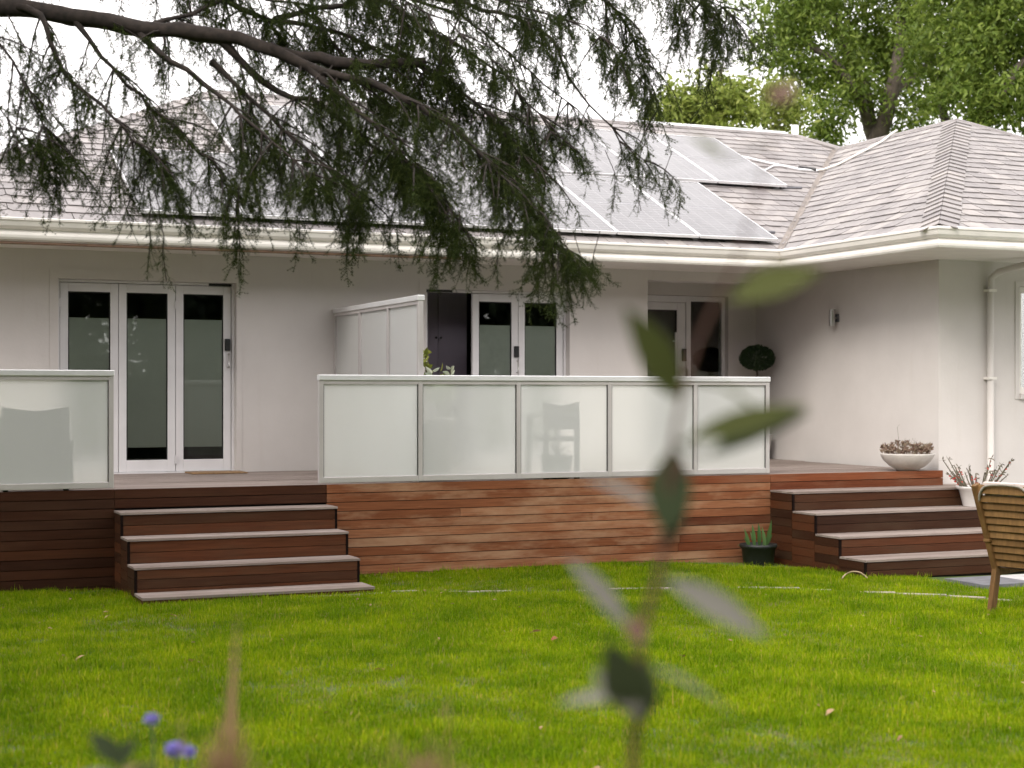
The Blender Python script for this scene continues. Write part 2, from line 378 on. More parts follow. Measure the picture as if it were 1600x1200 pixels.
# paving at the foot of the wing
pv = tag(bpy.data.objects.new('paving', None), 'dark and pale paving slabs at the foot of the wing, extended unseen for bounced light', kind='structure'); C.objects.link(pv); pv.location = (12, 12.5, -.05)
pc = onG(1520, 908); 
for i in range(6):
    for j in range(5):
        x0 = pc.x + .05 + i * .61; y0 = 12.25 - .15 + j * .61 - 0.02
        if y0 + .6 > 14.95: continue
        if x0 < 11.9 and y0 + .6 > 13.1: continue
        z = -.05 + random.uniform(.018, .026)
        box('paving_slab', x0, x0 + .6, y0, y0 + .6, -.09, z, M['paver_pale'] if (j == 0 and i == 1) else M['paver'], pv, .004)

for i in range(8):  # unseen pale slabs, added to bounce neutral light onto the wing wall
    for j in range(9):
        x0 = 10.6 + i * 1.01; y0 = 4.2 + j * .91
        if x0 < .90 * (y0 + .9) + .35 or y0 + .9 > 12.0: continue
        build('paving_slab', MB().box(x0, x0 + 1.0, y0, y0 + .9, -.12, -.055 + random.uniform(-.004, .004)), M['paver_pale'], pv, bevel=.006)
for i in range(6):  # further unseen slabs added for the same bounce
    for j in range(3):
        x0 = 14.4 + i * 1.01; y0 = 12.1 + j * .91
        build('paving_slab', MB().box(x0, x0 + 1.0, y0, y0 + .9, -.12, -.055 + random.uniform(-.004, .004)), M['paver_pale'], pv, bevel=.006)

# ================================================================== HOUSE
house = empty('house', (6, YF, 0), 'low white rendered house with grey slate hipped roof and boxed eaves', 'house')
ZS = 3.33           # soffit
D1 = (onY(92, YF + .1) - .02, onY(362, YF + .1) + .03, DZ + 2.13)
D2 = (onY(665, YF + .1) - .03, onY(881, YF + .1) + .03, DZ + 2.13)
XR0 = onY(1012, YF); ZL = 3.22
wl = MB()
T = .28
def wall_x(x0, x1, z0, z1, y=YF): wl.box(x0, x1, y, y + T, z0, z1)
wall_x(.8, D1[0], 0, ZS + .1); wall_x(D1[0], D1[1], D1[2], ZS + .1); wall_x(D1[0], D1[1], 0, DZ - .02)
wall_x(D1[1], D2[0], 0, ZS + .1); wall_x(D2[0], D2[1], D2[2], ZS + .1); wall_x(D2[0], D2[1], 0, DZ - .02)
wall_x(D2[1], XR0, 0, ZS + .1); wall_x(XR0, XW, ZL, ZS + .1)
build('wall', wl, M['wall'], house)
tag(house.children[-1], None)
E0, E1, EZ = onY(1000, YR) - .45, onY(1136, YR) + .02, DZ + 2.22
wr = MB(); wr.box(XR0 - .25, XR0, YF + T, YR + .25, 0, ZS); wr.box(XR0, E0, YR, YR + .25, 0, ZS); wr.box(E1, XW, YR, YR + .25, 0, ZS); wr.box(E0, E1, YR, YR + .25, EZ, ZS); wr.box(E0, E1, YR, YR + .25, 0, DZ - .02)
build('porch_wall', wr, M['wall'], house)
box('porch_ceiling', XR0, XW, YF + T, YR, ZS, ZS + .06, M['wall'], house)
ww = MB(); ww.box(XW, XW + .28, YW, YR + .3, -.1, ZS + .1)
WX0 = onY(1592, YW); 
ww.box(XW + .28, WX0, YW, YW + .28, -.1, ZS + .1); ww.box(WX0, WX0 + 1.4, YW, YW + .28, -.1, 1.78); ww.box(WX0, WX0 + 1.4, YW, YW + .28, 3.06, ZS + .1); ww.box(WX0 + 1.4, 17.6, YW, YW + .28, -.1, ZS + .1)
build('wing_wall', ww, M['wall'], house)
# unseen outer walls close the volume
ow = MB(); ow.box(.8, 1.05, YF + T, 25.5, 0, ZS); ow.box(.8, 17.6, 25.5, 25.75, 0, ZS); ow.box(17.35, 17.6, YW + .28, 25.5, 0, ZS)
build('rear_wall', ow, M['wall'], house)
# raised render bands round the two door openings
for (a, b, z), nm in ((D1, 'a'), (D2, 'b')):
    o = .09; m2 = MB(); e = .006
    m2.box(a - o, a, YF - e, YF, DZ, z); m2.box(b, b + o * .7, YF - e, YF, DZ, z); m2.box(a - o, b + o * .7, YF - e, YF, z, z + .115)
    build('door_surround', m2, M['wall'], house)
# rooms
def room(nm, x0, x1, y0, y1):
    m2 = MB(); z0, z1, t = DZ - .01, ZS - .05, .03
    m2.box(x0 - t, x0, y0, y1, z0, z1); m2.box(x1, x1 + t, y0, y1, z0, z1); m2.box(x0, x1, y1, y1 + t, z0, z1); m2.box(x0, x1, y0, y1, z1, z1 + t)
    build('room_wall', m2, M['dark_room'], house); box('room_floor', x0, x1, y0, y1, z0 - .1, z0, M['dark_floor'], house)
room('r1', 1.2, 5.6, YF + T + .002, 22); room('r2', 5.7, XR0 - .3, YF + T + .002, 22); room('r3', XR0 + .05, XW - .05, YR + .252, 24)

def glazed_leaf(x0, x1, y, z0, z1, stile=(.085,.085), rails=(.095,.13), film=True, name='door_leaf', th=.05, filmz=(.27,1.70)):
    e = empty(name, ((x0+x1)/2, y + th/2, z0), parent=house)
    m2 = MB(); m2.box(x0, x0+stile[0], y, y+th, z0, z1); m2.box(x1-stile[1], x1, y, y+th, z0, z1)
    m2.box(x0+stile[0], x1-stile[1], y, y+th, z1-rails[0], z1); m2.box(x0+stile[0], x1-stile[1], y, y+th, z0, z0+rails[1])
    build('leaf_frame', m2, M['white_frame'], e, bevel=.003)
    gx0, gx1, gz0, gz1 = x0+stile[0], x1-stile[1], z0+rails[1], z1-rails[0]
    bd = MB(); t = .012                                   # black glazing gasket
    bd.box(gx0, gx0+t, y+.012, y+.03, gz0, gz1); bd.box(gx1-t, gx1, y+.012, y+.03, gz0, gz1); bd.box(gx0+t, gx1-t, y+.012, y+.03, gz1-t, gz1); bd.box(gx0+t, gx1-t, y+.012, y+.03, gz0, gz0+t)
    build('gasket', bd, M['black'], e)
    box('pane', gx0+t, gx1-t, y+.016, y+.022, gz0+t, gz1-t, M['glass'], e)
    if film: box('privacy_film', gx0+t, gx1-t, y+.024, y+.026, z0+filmz[0], z0+filmz[1], M['film'], e)
    return e
def hinge(e, x, y, z):
    m2 = MB()
    for k in range(4): m2.box(x-.016, x+.016, y-.014, y, z+k*.024, z+k*.024+.021)
    build('hinge', m2, M['white_frame'], e)
def lock_and_pull(e, x, y, z):
    build('digital_lock', MB().box(x-.03, x+.03, y-.035, y-.001, z, z+.135), M['black'], e, bevel=.006)
    m2 = MB().tube([(x+.01, y-.045, z-.20),(x+.01, y-.045, z-.03)], .008); m2.tube([(x+.01, y, z-.185),(x+.01, y-.045, z-.185)], .007); m2.tube([(x+.01, y, z-.045),(x+.01, y-.045, z-.045)], .007)
    build('pull_handle', m2, M['steel'], e, smooth=True)
def frame_round(a, b, z, y, th=.10, t=.028):
    m2 = MB(); m2.box(a, a+t, y, y+th, DZ, z-.002); m2.box(b-t, b, y, y+th, DZ, z-.002); m2.box(a+t, b-t, y, y+th, z-t, z-.002); m2.box(a+t, b-t, y, y+th, DZ-.018, DZ+.012)
    return build('door_frame', m2, M['white_frame'], house, bevel=.002)
y = YF + .10
# first folding door: three closed leaves
frame_round(*D1, y)
a, b = D1[0] + .032, D1[1] - .032; wd = (b - a) / 3
for k in range(3):
    e = glazed_leaf(a + wd*k + .003, a + wd*(k+1) - .003, y + .02, DZ + .016, D1[2] - .034)
    if k == 0: hinge(e, a + .012, y + .02, DZ + 1.83)
    if k == 2: lock_and_pull(e, b - .045, y + .02, DZ + 1.37); hinge(e, a + wd*2, y + .02, DZ + 1.83); hinge(e, a + wd*2, y + .02, DZ + .10)
build('closer_track', MB().box(b - .26, b, y - .004, y + .018, D1[2] - .03, D1[2] - .004), M['black'], house)
# second folding door: first leaf folded back into the room, two closed
frame_round(*D2, y)
a, b = D2[0] + .032, D2[1] - .032; wd = (b - a) / 3
for k in (1, 2):
    e = glazed_leaf(a + wd*k + .003, a + wd*(k+1) - .003, y + .02, DZ + .016, D2[2] - .034)
    if k == 1: lock_and_pull(e, a + wd*2 - .03, y + .02, DZ + 1.33)
    if k == 2: hinge(e, b - .01, y + .02, DZ + 1.83)
e = empty('door_leaf', (a + .03, y + .4, DZ + .016), parent=house)    # opened inward
m2 = MB(); xx = a + .004
m2.box(xx, xx+.05, y+.09, y+.175, DZ+.016, D2[2]-.034); m2.box(xx, xx+.05, y+.64, y+.72, DZ+.016, D2[2]-.034); m2.box(xx, xx+.05, y+.175, y+.64, D2[2]-.13, D2[2]-.034); m2.box(xx, xx+.05, y+.175, y+.64, DZ+.016, DZ+.15)
build('leaf_frame', m2, M['white_frame'], e); box('pane', xx+.02, xx+.026, y+.175, y+.64, DZ+.15, D2[2]-.13, M['glass'], e)
build('closer_track', MB().box(a, a + .34, y - .004, y + .018, D2[2] - .03, D2[2] - .004), M['black'], house)
# entry door and side light in the porch
y = YR + .08
m2 = MB(); t = .05; xs_ = onY(1076, y)
for (p, q) in ((E0+.002, E0+t), (xs_ - .035, xs_ + .035), (E1-t, E1-.002)): m2.box(p, q, y, y+.1, DZ, EZ-.003)
m2.box(E0+t, xs_-.035, y, y+.1, EZ-.09, EZ-.003); m2.box(xs_+.035, E1-t, y, y+.1, EZ-.07, EZ-.003); m2.box(xs_+.035, E1-t, y, y+.1, DZ, DZ+.06)
build('entry_frame', m2, M['white_frame'], house, bevel=.003)
e = glazed_leaf(E0+t+.004, xs_-.038, y+.02, DZ+.012, EZ-.094, (.10,.13), (.10,.16), film=False, name='entry_door')
xh = onY(1053, y)
m2 = MB().tube([(xh, y-.05, DZ+.7),(xh, y-.05, DZ+1.72)], .016); m2.tube([(xh, y+.02, DZ+.85),(xh, y-.05, DZ+.85)], .01); m2.tube([(xh, y+.02, DZ+1.6),(xh, y-.05, DZ+1.6)], .01)
build('long_pull_bar', m2, M['alu_bright'], e, smooth=True)
xh = onY(1069, y)
build('digital_lock', MB().box(xh-.03, xh+.03, y-.02, y+.019, DZ+1.33, DZ+1.50), M['black'], e, bevel=.006)
build('lever', MB().tube([(xh+.02, y-.04, DZ+.9),(xh+.02, y-.04, DZ+1.22),(xh+.02, y+.02, DZ+1.24)], .012), M['steel'], e, smooth=True)
e = empty('side_light', ((xs_+E1)/2, y+.04, DZ+.06), parent=house)
box('pane', xs_+.035, E1-t, y+.04, y+.046, DZ+.06, EZ-.07, M['glass'], e)
# wing window at the edge of view
e = empty('window', (WX0+.7, YW+.1, 1.78), parent=house)
m2 = MB(); m2.box(WX0+.001, WX0+.07, YW+.04, YW+.12, 1.782, 3.058); m2.box(WX0+1.33, WX0+1.399, YW+.04, YW+.12, 1.782, 3.058); m2.box(WX0+.07, WX0+1.33, YW+.04, YW+.12, 2.99, 3.058); m2.box(WX0+.07, WX0+1.33, YW+.04, YW+.12, 1.782, 1.86)
build('window_frame', m2, M['trim'], e, bevel=.004); box('pane', WX0+.07, WX0+1.33, YW+.08, YW+.086, 1.86, 2.99, M['glass'], e)
m2 = MB(); o=.06; m2.box(WX0-o, WX0, YW-.012, YW, 1.78-o, 3.06+o); m2.box(WX0+1.4, WX0+1.4+o, YW-.012, YW, 1.78-o, 3.06+o); m2.box(WX0, WX0+1.4, YW-.012, YW, 3.06, 3.06+o); m2.box(WX0, WX0+1.4, YW-.04, YW, 1.78-o, 1.78)
build('window_surround', m2, M['wall'], e)
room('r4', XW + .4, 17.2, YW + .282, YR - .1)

# eaves: gutter, fascia, soffit
YG, XG, YGW, ZE = 16.8, 10.93, 13.77, 3.55
XE0, XE1 = .05, 18.57
def sweep(path, prof, closed_prof=False):
    mb = MB(); n = len(path); dirs = []
    for i in range(n - 1):
        d = Vector(path[i+1]) - Vector(path[i]); d.normalize(); dirs.append(d)
    for i in range(n):
        a = dirs[max(i-1, 0)]; b = dirs[min(i, n-2)]
        na = Vector((a.y, -a.x)); nb = Vector((b.y, -b.x)); bis = (na + nb).normalized(); k = 1 / max(.3, bis.dot(na))
        for d, z in prof: mb.v.append((path[i][0] + bis.x*d*k, path[i][1] + bis.y*d*k, z))
    m = len(prof)
    for i in range(n - 1):
        for j in range(m if closed_prof else m - 1):
            j2 = (j + 1) % m; mb.f.append((i*m+j, (i+1)*m+j, (i+1)*m+j2, i*m+j2))
    return mb
epath = [(XE0, 24), (XE0, YG), (XG, YG), (XG, YGW), (XE1, YGW), (XE1, 20)]
def subdiv(path, step=.5):
    o = [path[0]]
    for a, b in zip(path, path[1:]):
        k = max(1, int((Vector(b)-Vector(a)).length / step)); o += [(a[0]+(b[0]-a[0])*i/k, a[1]+(b[1]-a[1])*i/k) for i in range(1, k+1)]
    return o
gut = [(-.02,ZE-.03),(.055,ZE-.012),(.055,ZE+.004),(.068,ZE+.008),(.078,ZE),(.077,ZE-.02),(.066,ZE-.028),(.060,ZE-.05),(.052,ZE-.075),(.035,ZE-.095),(.008,ZE-.108),(-.02,ZE-.11)]
gm = sweep(epath, gut, True); build('gutter', gm, M['trim'], house, smooth=False)
fas = [(-.03,ZE-.02),(-.004,ZE-.02),(-.004,ZE-.112),(.004,ZE-.125),(.020,ZE-.14),(.026,ZE-.165),(.022,ZE-.19),(.010,ZE-.21),(-.03,ZE-.215)]
build('fascia', sweep(epath, fas, True), M['trim'], house, smooth=False)
sof = MB()
for pts in ([(XE0+.03,YG+.03),(XG+.03,YG+.03),(XG+.03,YF),(XE0+.03,YF)], [(XG+.03,YGW+.03),(XW,YGW+.03),(XW,YF),(XG+.03,YF)], [(XW,YGW+.03),(XE1-.03,YGW+.03),(XE1-.03,YW),(XW,YW)], [(XE0+.03,YF),(.8,YF),(.8,24),(XE0+.03,24)], [(17.6,YW),(XE1-.03,YW),(XE1-.03,20),(17.6,20)]):
    sof.slab([(x, yy, ZS + .012) for x, yy in pts], (0, 0, .02))
build('soffit', sof, M['trim'], house)
xb = onY(721, YG)
build('brown_pipe', MB().tube([(XE0 + .2, YG + .03, ZS - .025), (3.5, YG + .03, ZS - .02), (xb, YG + .03, ZS - .018)], .016), M['brown_pipe'], house, smooth=True)
# downpipe
xd = onY(1547, YW - .05)
p0 = Vector((xd + .1, YGW + .02, ZE - .11))
build('downpipe', MB().tube([p0, p0 + Vector((-.01, .04, -.10)), (xd + .03, YW - .16, ZS - .12), (xd, YW - .07, ZS - .19), (xd, YW - .06, ZS - .4), (xd, YW - .06, -.05)], .04, 12), M['wall'], house, smooth=True)
for z in (1.95, 2.98): build('pipe_bracket', MB().box(xd - .055, xd + .055, YW - .105, YW, z, z + .03), M['trim'], house)

# ------------------------------------------------------------------ roof
TM, TW_, TF = .479, .542, .468
roof = empty('roof', (8, 20, ZE), parent=house)
Zm = lambda x, yy: ZE + TM * (yy - YG)
Zwl = lambda x, yy: ZE + TW_ * (x - XG)
Zwf = lambda x, yy: ZE + TF * (yy - YGW)
RX, RZ = 14.75, ZE + TW_ * (14.75 - XG)
APY = YGW + (RZ - ZE) / TF; VY = YG + (RZ - ZE) / TM
RY = 21.7; RZM = Zm(0, RY); HX = XE0 + (RY - YG); MX = 14.4
rb = MB()
def face(pts): rb.poly(pts)
A0 = (XE0,YG,ZE-.01); B0 = (XG,YG,ZE-.01); Cc = (RX,VY,RZ); Dd = (MX,RY,RZM); Ee = (HX,RY,RZM)
face([A0,B0,Cc,Dd,Ee]); face([(XE0,26.6,ZE),A0,Ee]); face([Ee,Dd,(19.3,26.6,ZE),(XE0,26.6,ZE)]); face([Dd,Cc,(19.3,22.5,ZE),(19.3,26.6,ZE)])
face([B0,(XG,YGW,ZE-.01),(RX,APY,RZ),Cc]); face([(XG,YGW,ZE-.01),(XE1,YGW,ZE-.01),(RX,APY,RZ)]); face([(XE1,YGW,ZE-.01),(XE1,22.5,ZE),Cc,(RX,APY,RZ)])
build('roof_deck', rb, M['under'], roof)
def clip(poly, bnd):
    n = len(bnd); ar = sum(bnd[i][0]*bnd[(i+1)%n][1]-bnd[(i+1)%n][0]*bnd[i][1] for i in range(n)); sg = 1 if ar > 0 else -1
    for i in range(n):
        (ax, ay), (bx, by) = bnd[i], bnd[(i+1) % n]; o = []
        f = lambda p: sg * ((bx-ax)*(p[1]-ay) - (by-ay)*(p[0]-ax))
        for k in range(len(poly)):
            p, q = poly[k], poly[(k+1) % len(poly)]; fp, fq = f(p), f(q)
            if fp >= 0: o.append(p)
            if fp * fq < 0: t = fp/(fp-fq); o.append((p[0]+(q[0]-p[0])*t, p[1]+(q[1]-p[1])*t))
        poly = o
        if len(poly) < 3: return []
    return poly
slates = []
EXP, SW = .225, .27
# panel positions are needed to leave slates out beneath them
PW, PL, GAP = 1.105, 2.19, .018
TH = math.atan(TM)
row1_x1 = onY(1210, 17.0); row2_x1 = .653 * (17.0 + (PL + .10) * math.cos(TH) + .02)
row1_y, row2_y = 16.9, 16.9 + (PL + .10) * math.cos(TH)
N1, N2 = 7, 7
def under_panel(x, yy):
    m = .3
    return (row1_x1 - N1*(PW+GAP) + m < x < row1_x1 - m and row1_y + m < yy < row1_y + PL*math.cos(TH)) or (row2_x1 - N2*(PW+GAP) + m < x < row2_x1 - m and row2_y + m < yy < row2_y + PL*math.cos(TH) - m)
def lay(org, su, tu, bnd2, smax, tmax, s0=-9, skip=None):
    org, su, tu = Vector(org), Vector(su), Vector(tu); nn = su.cross(tu).normalized()
    if nn.z < 0: nn = -nn
    row = 0; t = -.03
    while t < tmax:
        s = s0 + (row % 2) * SW * .5 + random.uniform(-.04, .04)
        while s < smax:
            wv = SW * random.uniform(.8, 1.2); jl, jr = random.uniform(-.011, .011), random.uniform(-.011, .011); ch = random.random()
            lo = [(s+.004, t+jl), (s+wv*.3, t+jl*.4+random.uniform(-.004,.004)), (s+wv*.7, t+jr*.4+random.uniform(-.004,.004)), (s+wv-.004, t+jr)]
            if ch < .25: lo = [(s+.004, t+.045), (s+.040, t+.004)] + lo[1:]
            elif ch < .5: lo = lo[:-1] + [(s+wv-.040, t+.004), (s+wv-.004, t+.045)]
            pl = lo + [(s+wv-.004, t+EXP+.05), (s+.004, t+EXP+.05)]
            s += wv
            pc_ = clip(pl, bnd2)
            if not pc_: continue
            cx = sum(p[0] for p in pc_)/len(pc_); cy = sum(p[1] for p in pc_)/len(pc_); c3 = org + su*cx + tu*cy
            if skip and skip(c3.x, c3.y): continue
            lift = random.uniform(.009, .018)
            P = [org + su*p[0] + tu*p[1] + nn*(.003 + lift*(1 - min(1, max(0, (p[1]-t)/(EXP+.05))))) for p in pc_]
            q = [proj(p) for p in P]; area = abs(sum(q[i][0]*q[(i+1)%len(q)][1]-q[(i+1)%len(q)][0]*q[i][1] for i in range(len(q))))/2
            qx = sum(a[0] for a in q)/len(q); inv = -10 < qx < 1610
            slates.append((area if inv else 0, P, nn))
        t += EXP; row += 1
def to2(org, su, tu, p):
    d = Vector(p) - Vector(org); return (d.dot(Vector(su)), d.dot(Vector(tu)))
um = Vector((0, 1, TM)).normalized(); uw = Vector((1, 0, TW_)).normalized(); uf = Vector((0, 1, TF)).normalized()
og = (0, YG, ZE); b2 = [to2(og, (1,0,0), um, p) for p in ((XE0,YG-.05,ZE-.024),(XG-.05,YG-.05,ZE-.024),(RX-.06,VY,RZ),(MX,RY,RZM),(HX,RY,RZM))]
lay(og, (1,0,0), um, b2, 15, 5.6, 0, under_panel)
og = (XG, 0, ZE); b2 = [to2(og, (0,1,0), uw, p) for p in ((XG-.05,YG-.1,ZE-.027),(XG-.05,YGW,ZE-.027),(RX,APY,RZ),(RX,VY-.06,RZ))]
lay(og, (0,1,0), uw, b2, 22, 4.6, 13)
og = (0, YGW, ZE); b2 = [to2(og, (1,0,0), uf, p) for p in ((XG,YGW-.05,ZE-.023),(XE1,YGW-.05,ZE-.023),(RX,APY,RZ))]
lay(og, (1,0,0), uf, b2, 19, 5.2, 10)
slates.sort(key=lambda s: -s[0])
rest = MB()
for k, (ar, P, nn) in enumerate(slates):
    if k < 300: build('slate', MB().slab(P, nn * .009), M['slate'], roof)
    else: rest.slab(P, nn * .009)
tag(build('far_slates', rest, M['slate'], roof), kind='stuff')
# hip slates in chevron pairs along the wing hip, simple ridge caps elsewhere
def hip_caps(a, b, nl, nr, step, wd, name, lift=.03, pieces=True):
    a, b = Vector(a), Vector(b); d = (b - a); L = d.length; d.normalize(); k = int(L / step); allm = MB()
    for i in range(k):
        p = a + d * (L * i / k); q = a + d * (L * (i + 1) / k + .05)
        for n_, sg in ((Vector(nl).normalized(), 1), (Vector(nr).normalized(), -1)):
            side = d.cross(n_).normalized()
            if side.dot(Vector(nl if sg == 1 else nr).xyz * Vector((1,1,0))) < 0: side = -side
            j = random.uniform(-.008, .008)
            o0 = n_ * (lift + .016); o1 = n_ * (lift - .002); c0 = Vector((0,0,1))*(lift + .018)/n_.z; c1_ = Vector((0,0,1))*(lift)/n_.z
            P = [p + c0, p + side * (wd + j) + o0, q + side * (wd + j) + o1, q + c1_]
            if pieces: build(name, MB().slab(P, n_ * .01), M['slate'], roof)
            else: allm.slab(P, n_ * .01)
    if not pieces: tag(build(name, allm, M['slate'], roof), kind='stuff')
nW = (-TW_, 0, 1); nF = (0, -TF, 1); nM = (0, -TM, 1); nL = (-TM, 0, 1)
hip_caps((XG,YGW,ZE), (RX,APY,RZ), nW, nF, .21, .20, 'hip_slate', .014)
hip_caps((XE0,YG,ZE), (HX,RY,RZM), nL, nM, .24, .15, 'left_hip_slates', .02, False)
m2 = MB()
for (a, b) in (((HX,RY,RZM),(MX,RY,RZM)), ((RX,APY,RZ),(RX,VY,RZ)), ((RX,APY,RZ),(XE1,YGW,ZE)), ((MX,RY,RZM),(RX+.05,VY-.1,RZ))): m2.tube([Vector(a)+Vector((0,0,.005)), Vector(b)+Vector((0,0,.005))], .045, 8)
build('ridge_cap', m2, M['slate'], roof)
# valley flashing
va, vb = Vector((XG,YG,ZE)), Vector((RX,VY,RZ)); pts = []
m2 = MB()
for i in range(12):
    t0, t1 = i/12, (i+1)/12; p, q = va.lerp(vb, t0), va.lerp(vb, t1); z = Vector((0,0,.034)); s1 = Vector((-1,0,0))*.055; s2 = Vector((.01,-.055,0))
    m2.poly([p+s1+z, p+z*.6, q+z*.6, q+s1+z]); m2.poly([p+z*.6, p+s2+z, q+s2+z, q+z*.6])
build('valley_flashing', m2, M['flash'], roof)

# ------------------------------------------------------------------ solar panels: each a thing of its own
ORD = ['first','second','third','fourth','fifth','sixth','seventh','eighth']
Rm = Matrix.Rotation(TH, 4, 'X')
def panel(x0, yb, label, group, zoff=.075, rot=None):
    base = Vector((x0 + PW/2, yb, Zm(0, yb) + zoff))
    e = empty('solar_panel', base, label, 'solar panel', group); e.rotation_euler = (TH if rot is None else rot, 0, 0)
    def loc(name, m2, mat):
        o = build(name, m2, mat, None, origin=(0,0,0)); o.parent = e; o.location = (0,0,0); return o
    h, t = .035, .013; f = MB()
    f.box(-PW/2, -PW/2+t, 0, PL, 0, h); f.box(PW/2-t, PW/2, 0, PL, 0, h); f.box(-PW/2+t, PW/2-t, 0, t, 0, h); f.box(-PW/2+t, PW/2-t, PL-t, PL, 0, h)
    loc('frame', f, M['alu_bright'])
    for a, b in ((t, PL/2-.008), (PL/2+.008, PL-t)):
        g = loc('cell_field', MB().box(-PW/2+t, PW/2-t, a, b, .012, .031), M['pv'])
    loc('middle_bar', MB().box(-PW/2+t, PW/2-t, PL/2-.008, PL/2+.008, .012, .0305), M['pvbar'])
    rl = MB()
    for yy in (.4, PL-.4): rl.box(-PW/2-.009, PW/2+.009, yy, yy+.04, -.05, 0)
    for yy in (.4, PL-.4):
        for xx in (-PW/4, PW/4): rl.box(xx-.02, xx+.02, yy, yy+.04, -.07 if rot is None else -.06, -.05)
    loc('mounting_rail', rl, M['alu'])
    return e
M['pvbar'] = simple('pale_cell_gap', (.22,.22,.24), .3)
for k in range(N1):
    panel(row1_x1 - (N1-k)*(PW+GAP), row1_y, f'{ORD[k]} solar panel from the left in the lower row along the gutter', 'solar panels of the lower row')
for k in range(N2):
    panel(row2_x1 - (N2-k)*(PW+GAP), row2_y + .02, f'{ORD[k]} solar panel from the left in the upper row below the ridge', 'solar panels of the upper row')
# panels on the far slope whose pale upper edge shows over the ridge
for k in range(3):
    xk = 8.6 + k * 1.9
    e = empty('ridge_solar_panel', (xk + .93, RY + .10, RZM + .02), f'{ORD[k]} pale-edged solar panel from the left lying behind the ridge', 'solar panel', 'solar panels behind the ridge')
    f = MB(); M4 = Matrix.Translation((xk, RY + .10, RZM + .06)) @ Matrix.Rotation(-TH, 4, 'X')
    f.tbox(M4, 0, 1.88, 0, .02, 0, .05); f.tbox(M4, 0, 1.88, 1.0, 1.02, 0, .05); f.tbox(M4, 0, .02, .02, 1.0, 0, .05); f.tbox(M4, 1.86, 1.88, .02, 1.0, 0, .05)
    build('frame', f, M['alu_bright'], e); build('cell_field', MB().tbox(M4, .02, 1.86, .02, 1.0, .02, .045), M['pv'], e)
    lg = MB()
    for xx in (.3, 1.55): lg.tbox(M4, xx, xx+.04, .05, .09, -.12, 0); 
    build('mounting_foot', lg, M['alu'], e)
bx_ = Vector((xk + 1.95, RY - .02, RZM))
tag(build('roof_vent', MB().box(bx_.x, bx_.x+.09, bx_.y, bx_.y+.09, RZM-.05, RZM+.2), M['alu_bright'], bevel=.01), 'short white vent stub at the end of the ridge', 'vent')
# conduits on the slates
def onroof(px, py, zf, lo=13.0, hi=23.0):
    for _ in range(60):
        mid = (lo + hi) / 2; D_ = mid; p = W(px, py, D_)
        lo, hi = (mid, hi) if p.z > zf(p.x, p.y) else (lo, mid)
    return W(px, py, lo)
def ray_plane(px, py, n, p0):
    o = Vector((0,0,CAMZ)); d = W(px, py, 1) - o; n = Vector(n); return o + d * ((Vector(p0) - o).dot(n) / d.dot(n))
c1 = [ray_plane(px, py, nM, (XG,YG,ZE)) + Vector((0,0,.04)) for px, py in ((1140,246),(1168,251),(1200,259),(1225,264),(1248,269),(1276,271))]
c2 = [ray_plane(px, py, nW, (XG,YG,ZE)) + Vector((0,0,.05)) for px, py in ((1288,270),(1310,262),(1335,249),(1360,236),(1380,225),(1393,214),(1402,209))]
cd = empty('roof_conduit', c1[2], 'pale conduit running over the slates and across the valley', 'conduit')
build('conduit_run', MB().tube(c1, .022, 8), M['alu_bright'], cd, smooth=True); build('conduit_run', MB().tube([c1[-1]] + c2, .018, 8), M['trim'], cd, smooth=True)
c3 = [ray_plane(px, py, nM, (XG,YG,ZE)) + Vector((0,0,.035)) for px, py in ((1176,270),(1195,270),(1208,263),(1222,262))]
build('conduit_branch', MB().tube(c3, .016, 8), M['alu_bright'], cd, smooth=True)
c4 = [ray_plane(px, py, nM, (XG,YG,ZE)) + Vector((0,0,.055)) for px, py in ((1248,268),(1274,271))]
build('conduit_joint', MB().tube(c4, .03, 8), M['black'], cd, smooth=True)
for (px0, px1, py0, lb) in ((1219,1252,297,'dark bracket rail end beside the upper row of solar panels'),(1195,1210,367,'dark bracket rail end beside the lower row of solar panels')):
    a, b = [ray_plane(px, py0, nM, (XG,YG,ZE)) + Vector((0,0,.03)) for px in (px0, px1)]
    tag(build('rail_end', MB().tube([a, b], .022, 6), M['paver']), lb, 'rail', 'panel rail ends')

# ================================================================== DECK
deck = empty('timber_deck', (5.5, YD + 1, 0), 'raised timber deck with red-brown board cladding along the house', 'deck')
XD0, XD1 = -2.0, 11.85
DB = .095; yb = YD + .026
rows = MB(); k = 0
while yb < YF:
    y1 = min(yb + DB - .005, YF - .002)
    cut = XD1 if True else 0
    xx = XD0 - random.uniform(0, 2)
    while xx < XD1:
        x1 = min(xx + random.uniform(2.4, 4.2), XD1); rows.box(max(xx, XD0), x1 - .003, yb, y1, DZ - .022, DZ + random.uniform(-.0015, .0015)); xx = x1
    yb += DB
tag(build('deck_boards', rows, M['deck'], deck), kind='stuff')
box('porch_boards', XR0 + .002, XW - .002, YF + .001, YR - .002, DZ - .022, DZ - .001, M['deck'], deck)
box('porch_sill', D1[0], D1[1], YF + .001, YF + .098, DZ - .022, DZ - .003, M['deck'], deck); box('porch_sill', D2[0], D2[1], YF + .001, YF + .098, DZ - .022, DZ - .003, M['deck'], deck)
box('substructure', XD0 + .05, XD1 - .05, YD + .04, YF - .05, -.1, DZ - .03, M['dark_gap'], deck)
SLX0, SLX1 = 2.50, 4.51
SRX0, SRX1 = 9.53, 12.4
CH = .0885
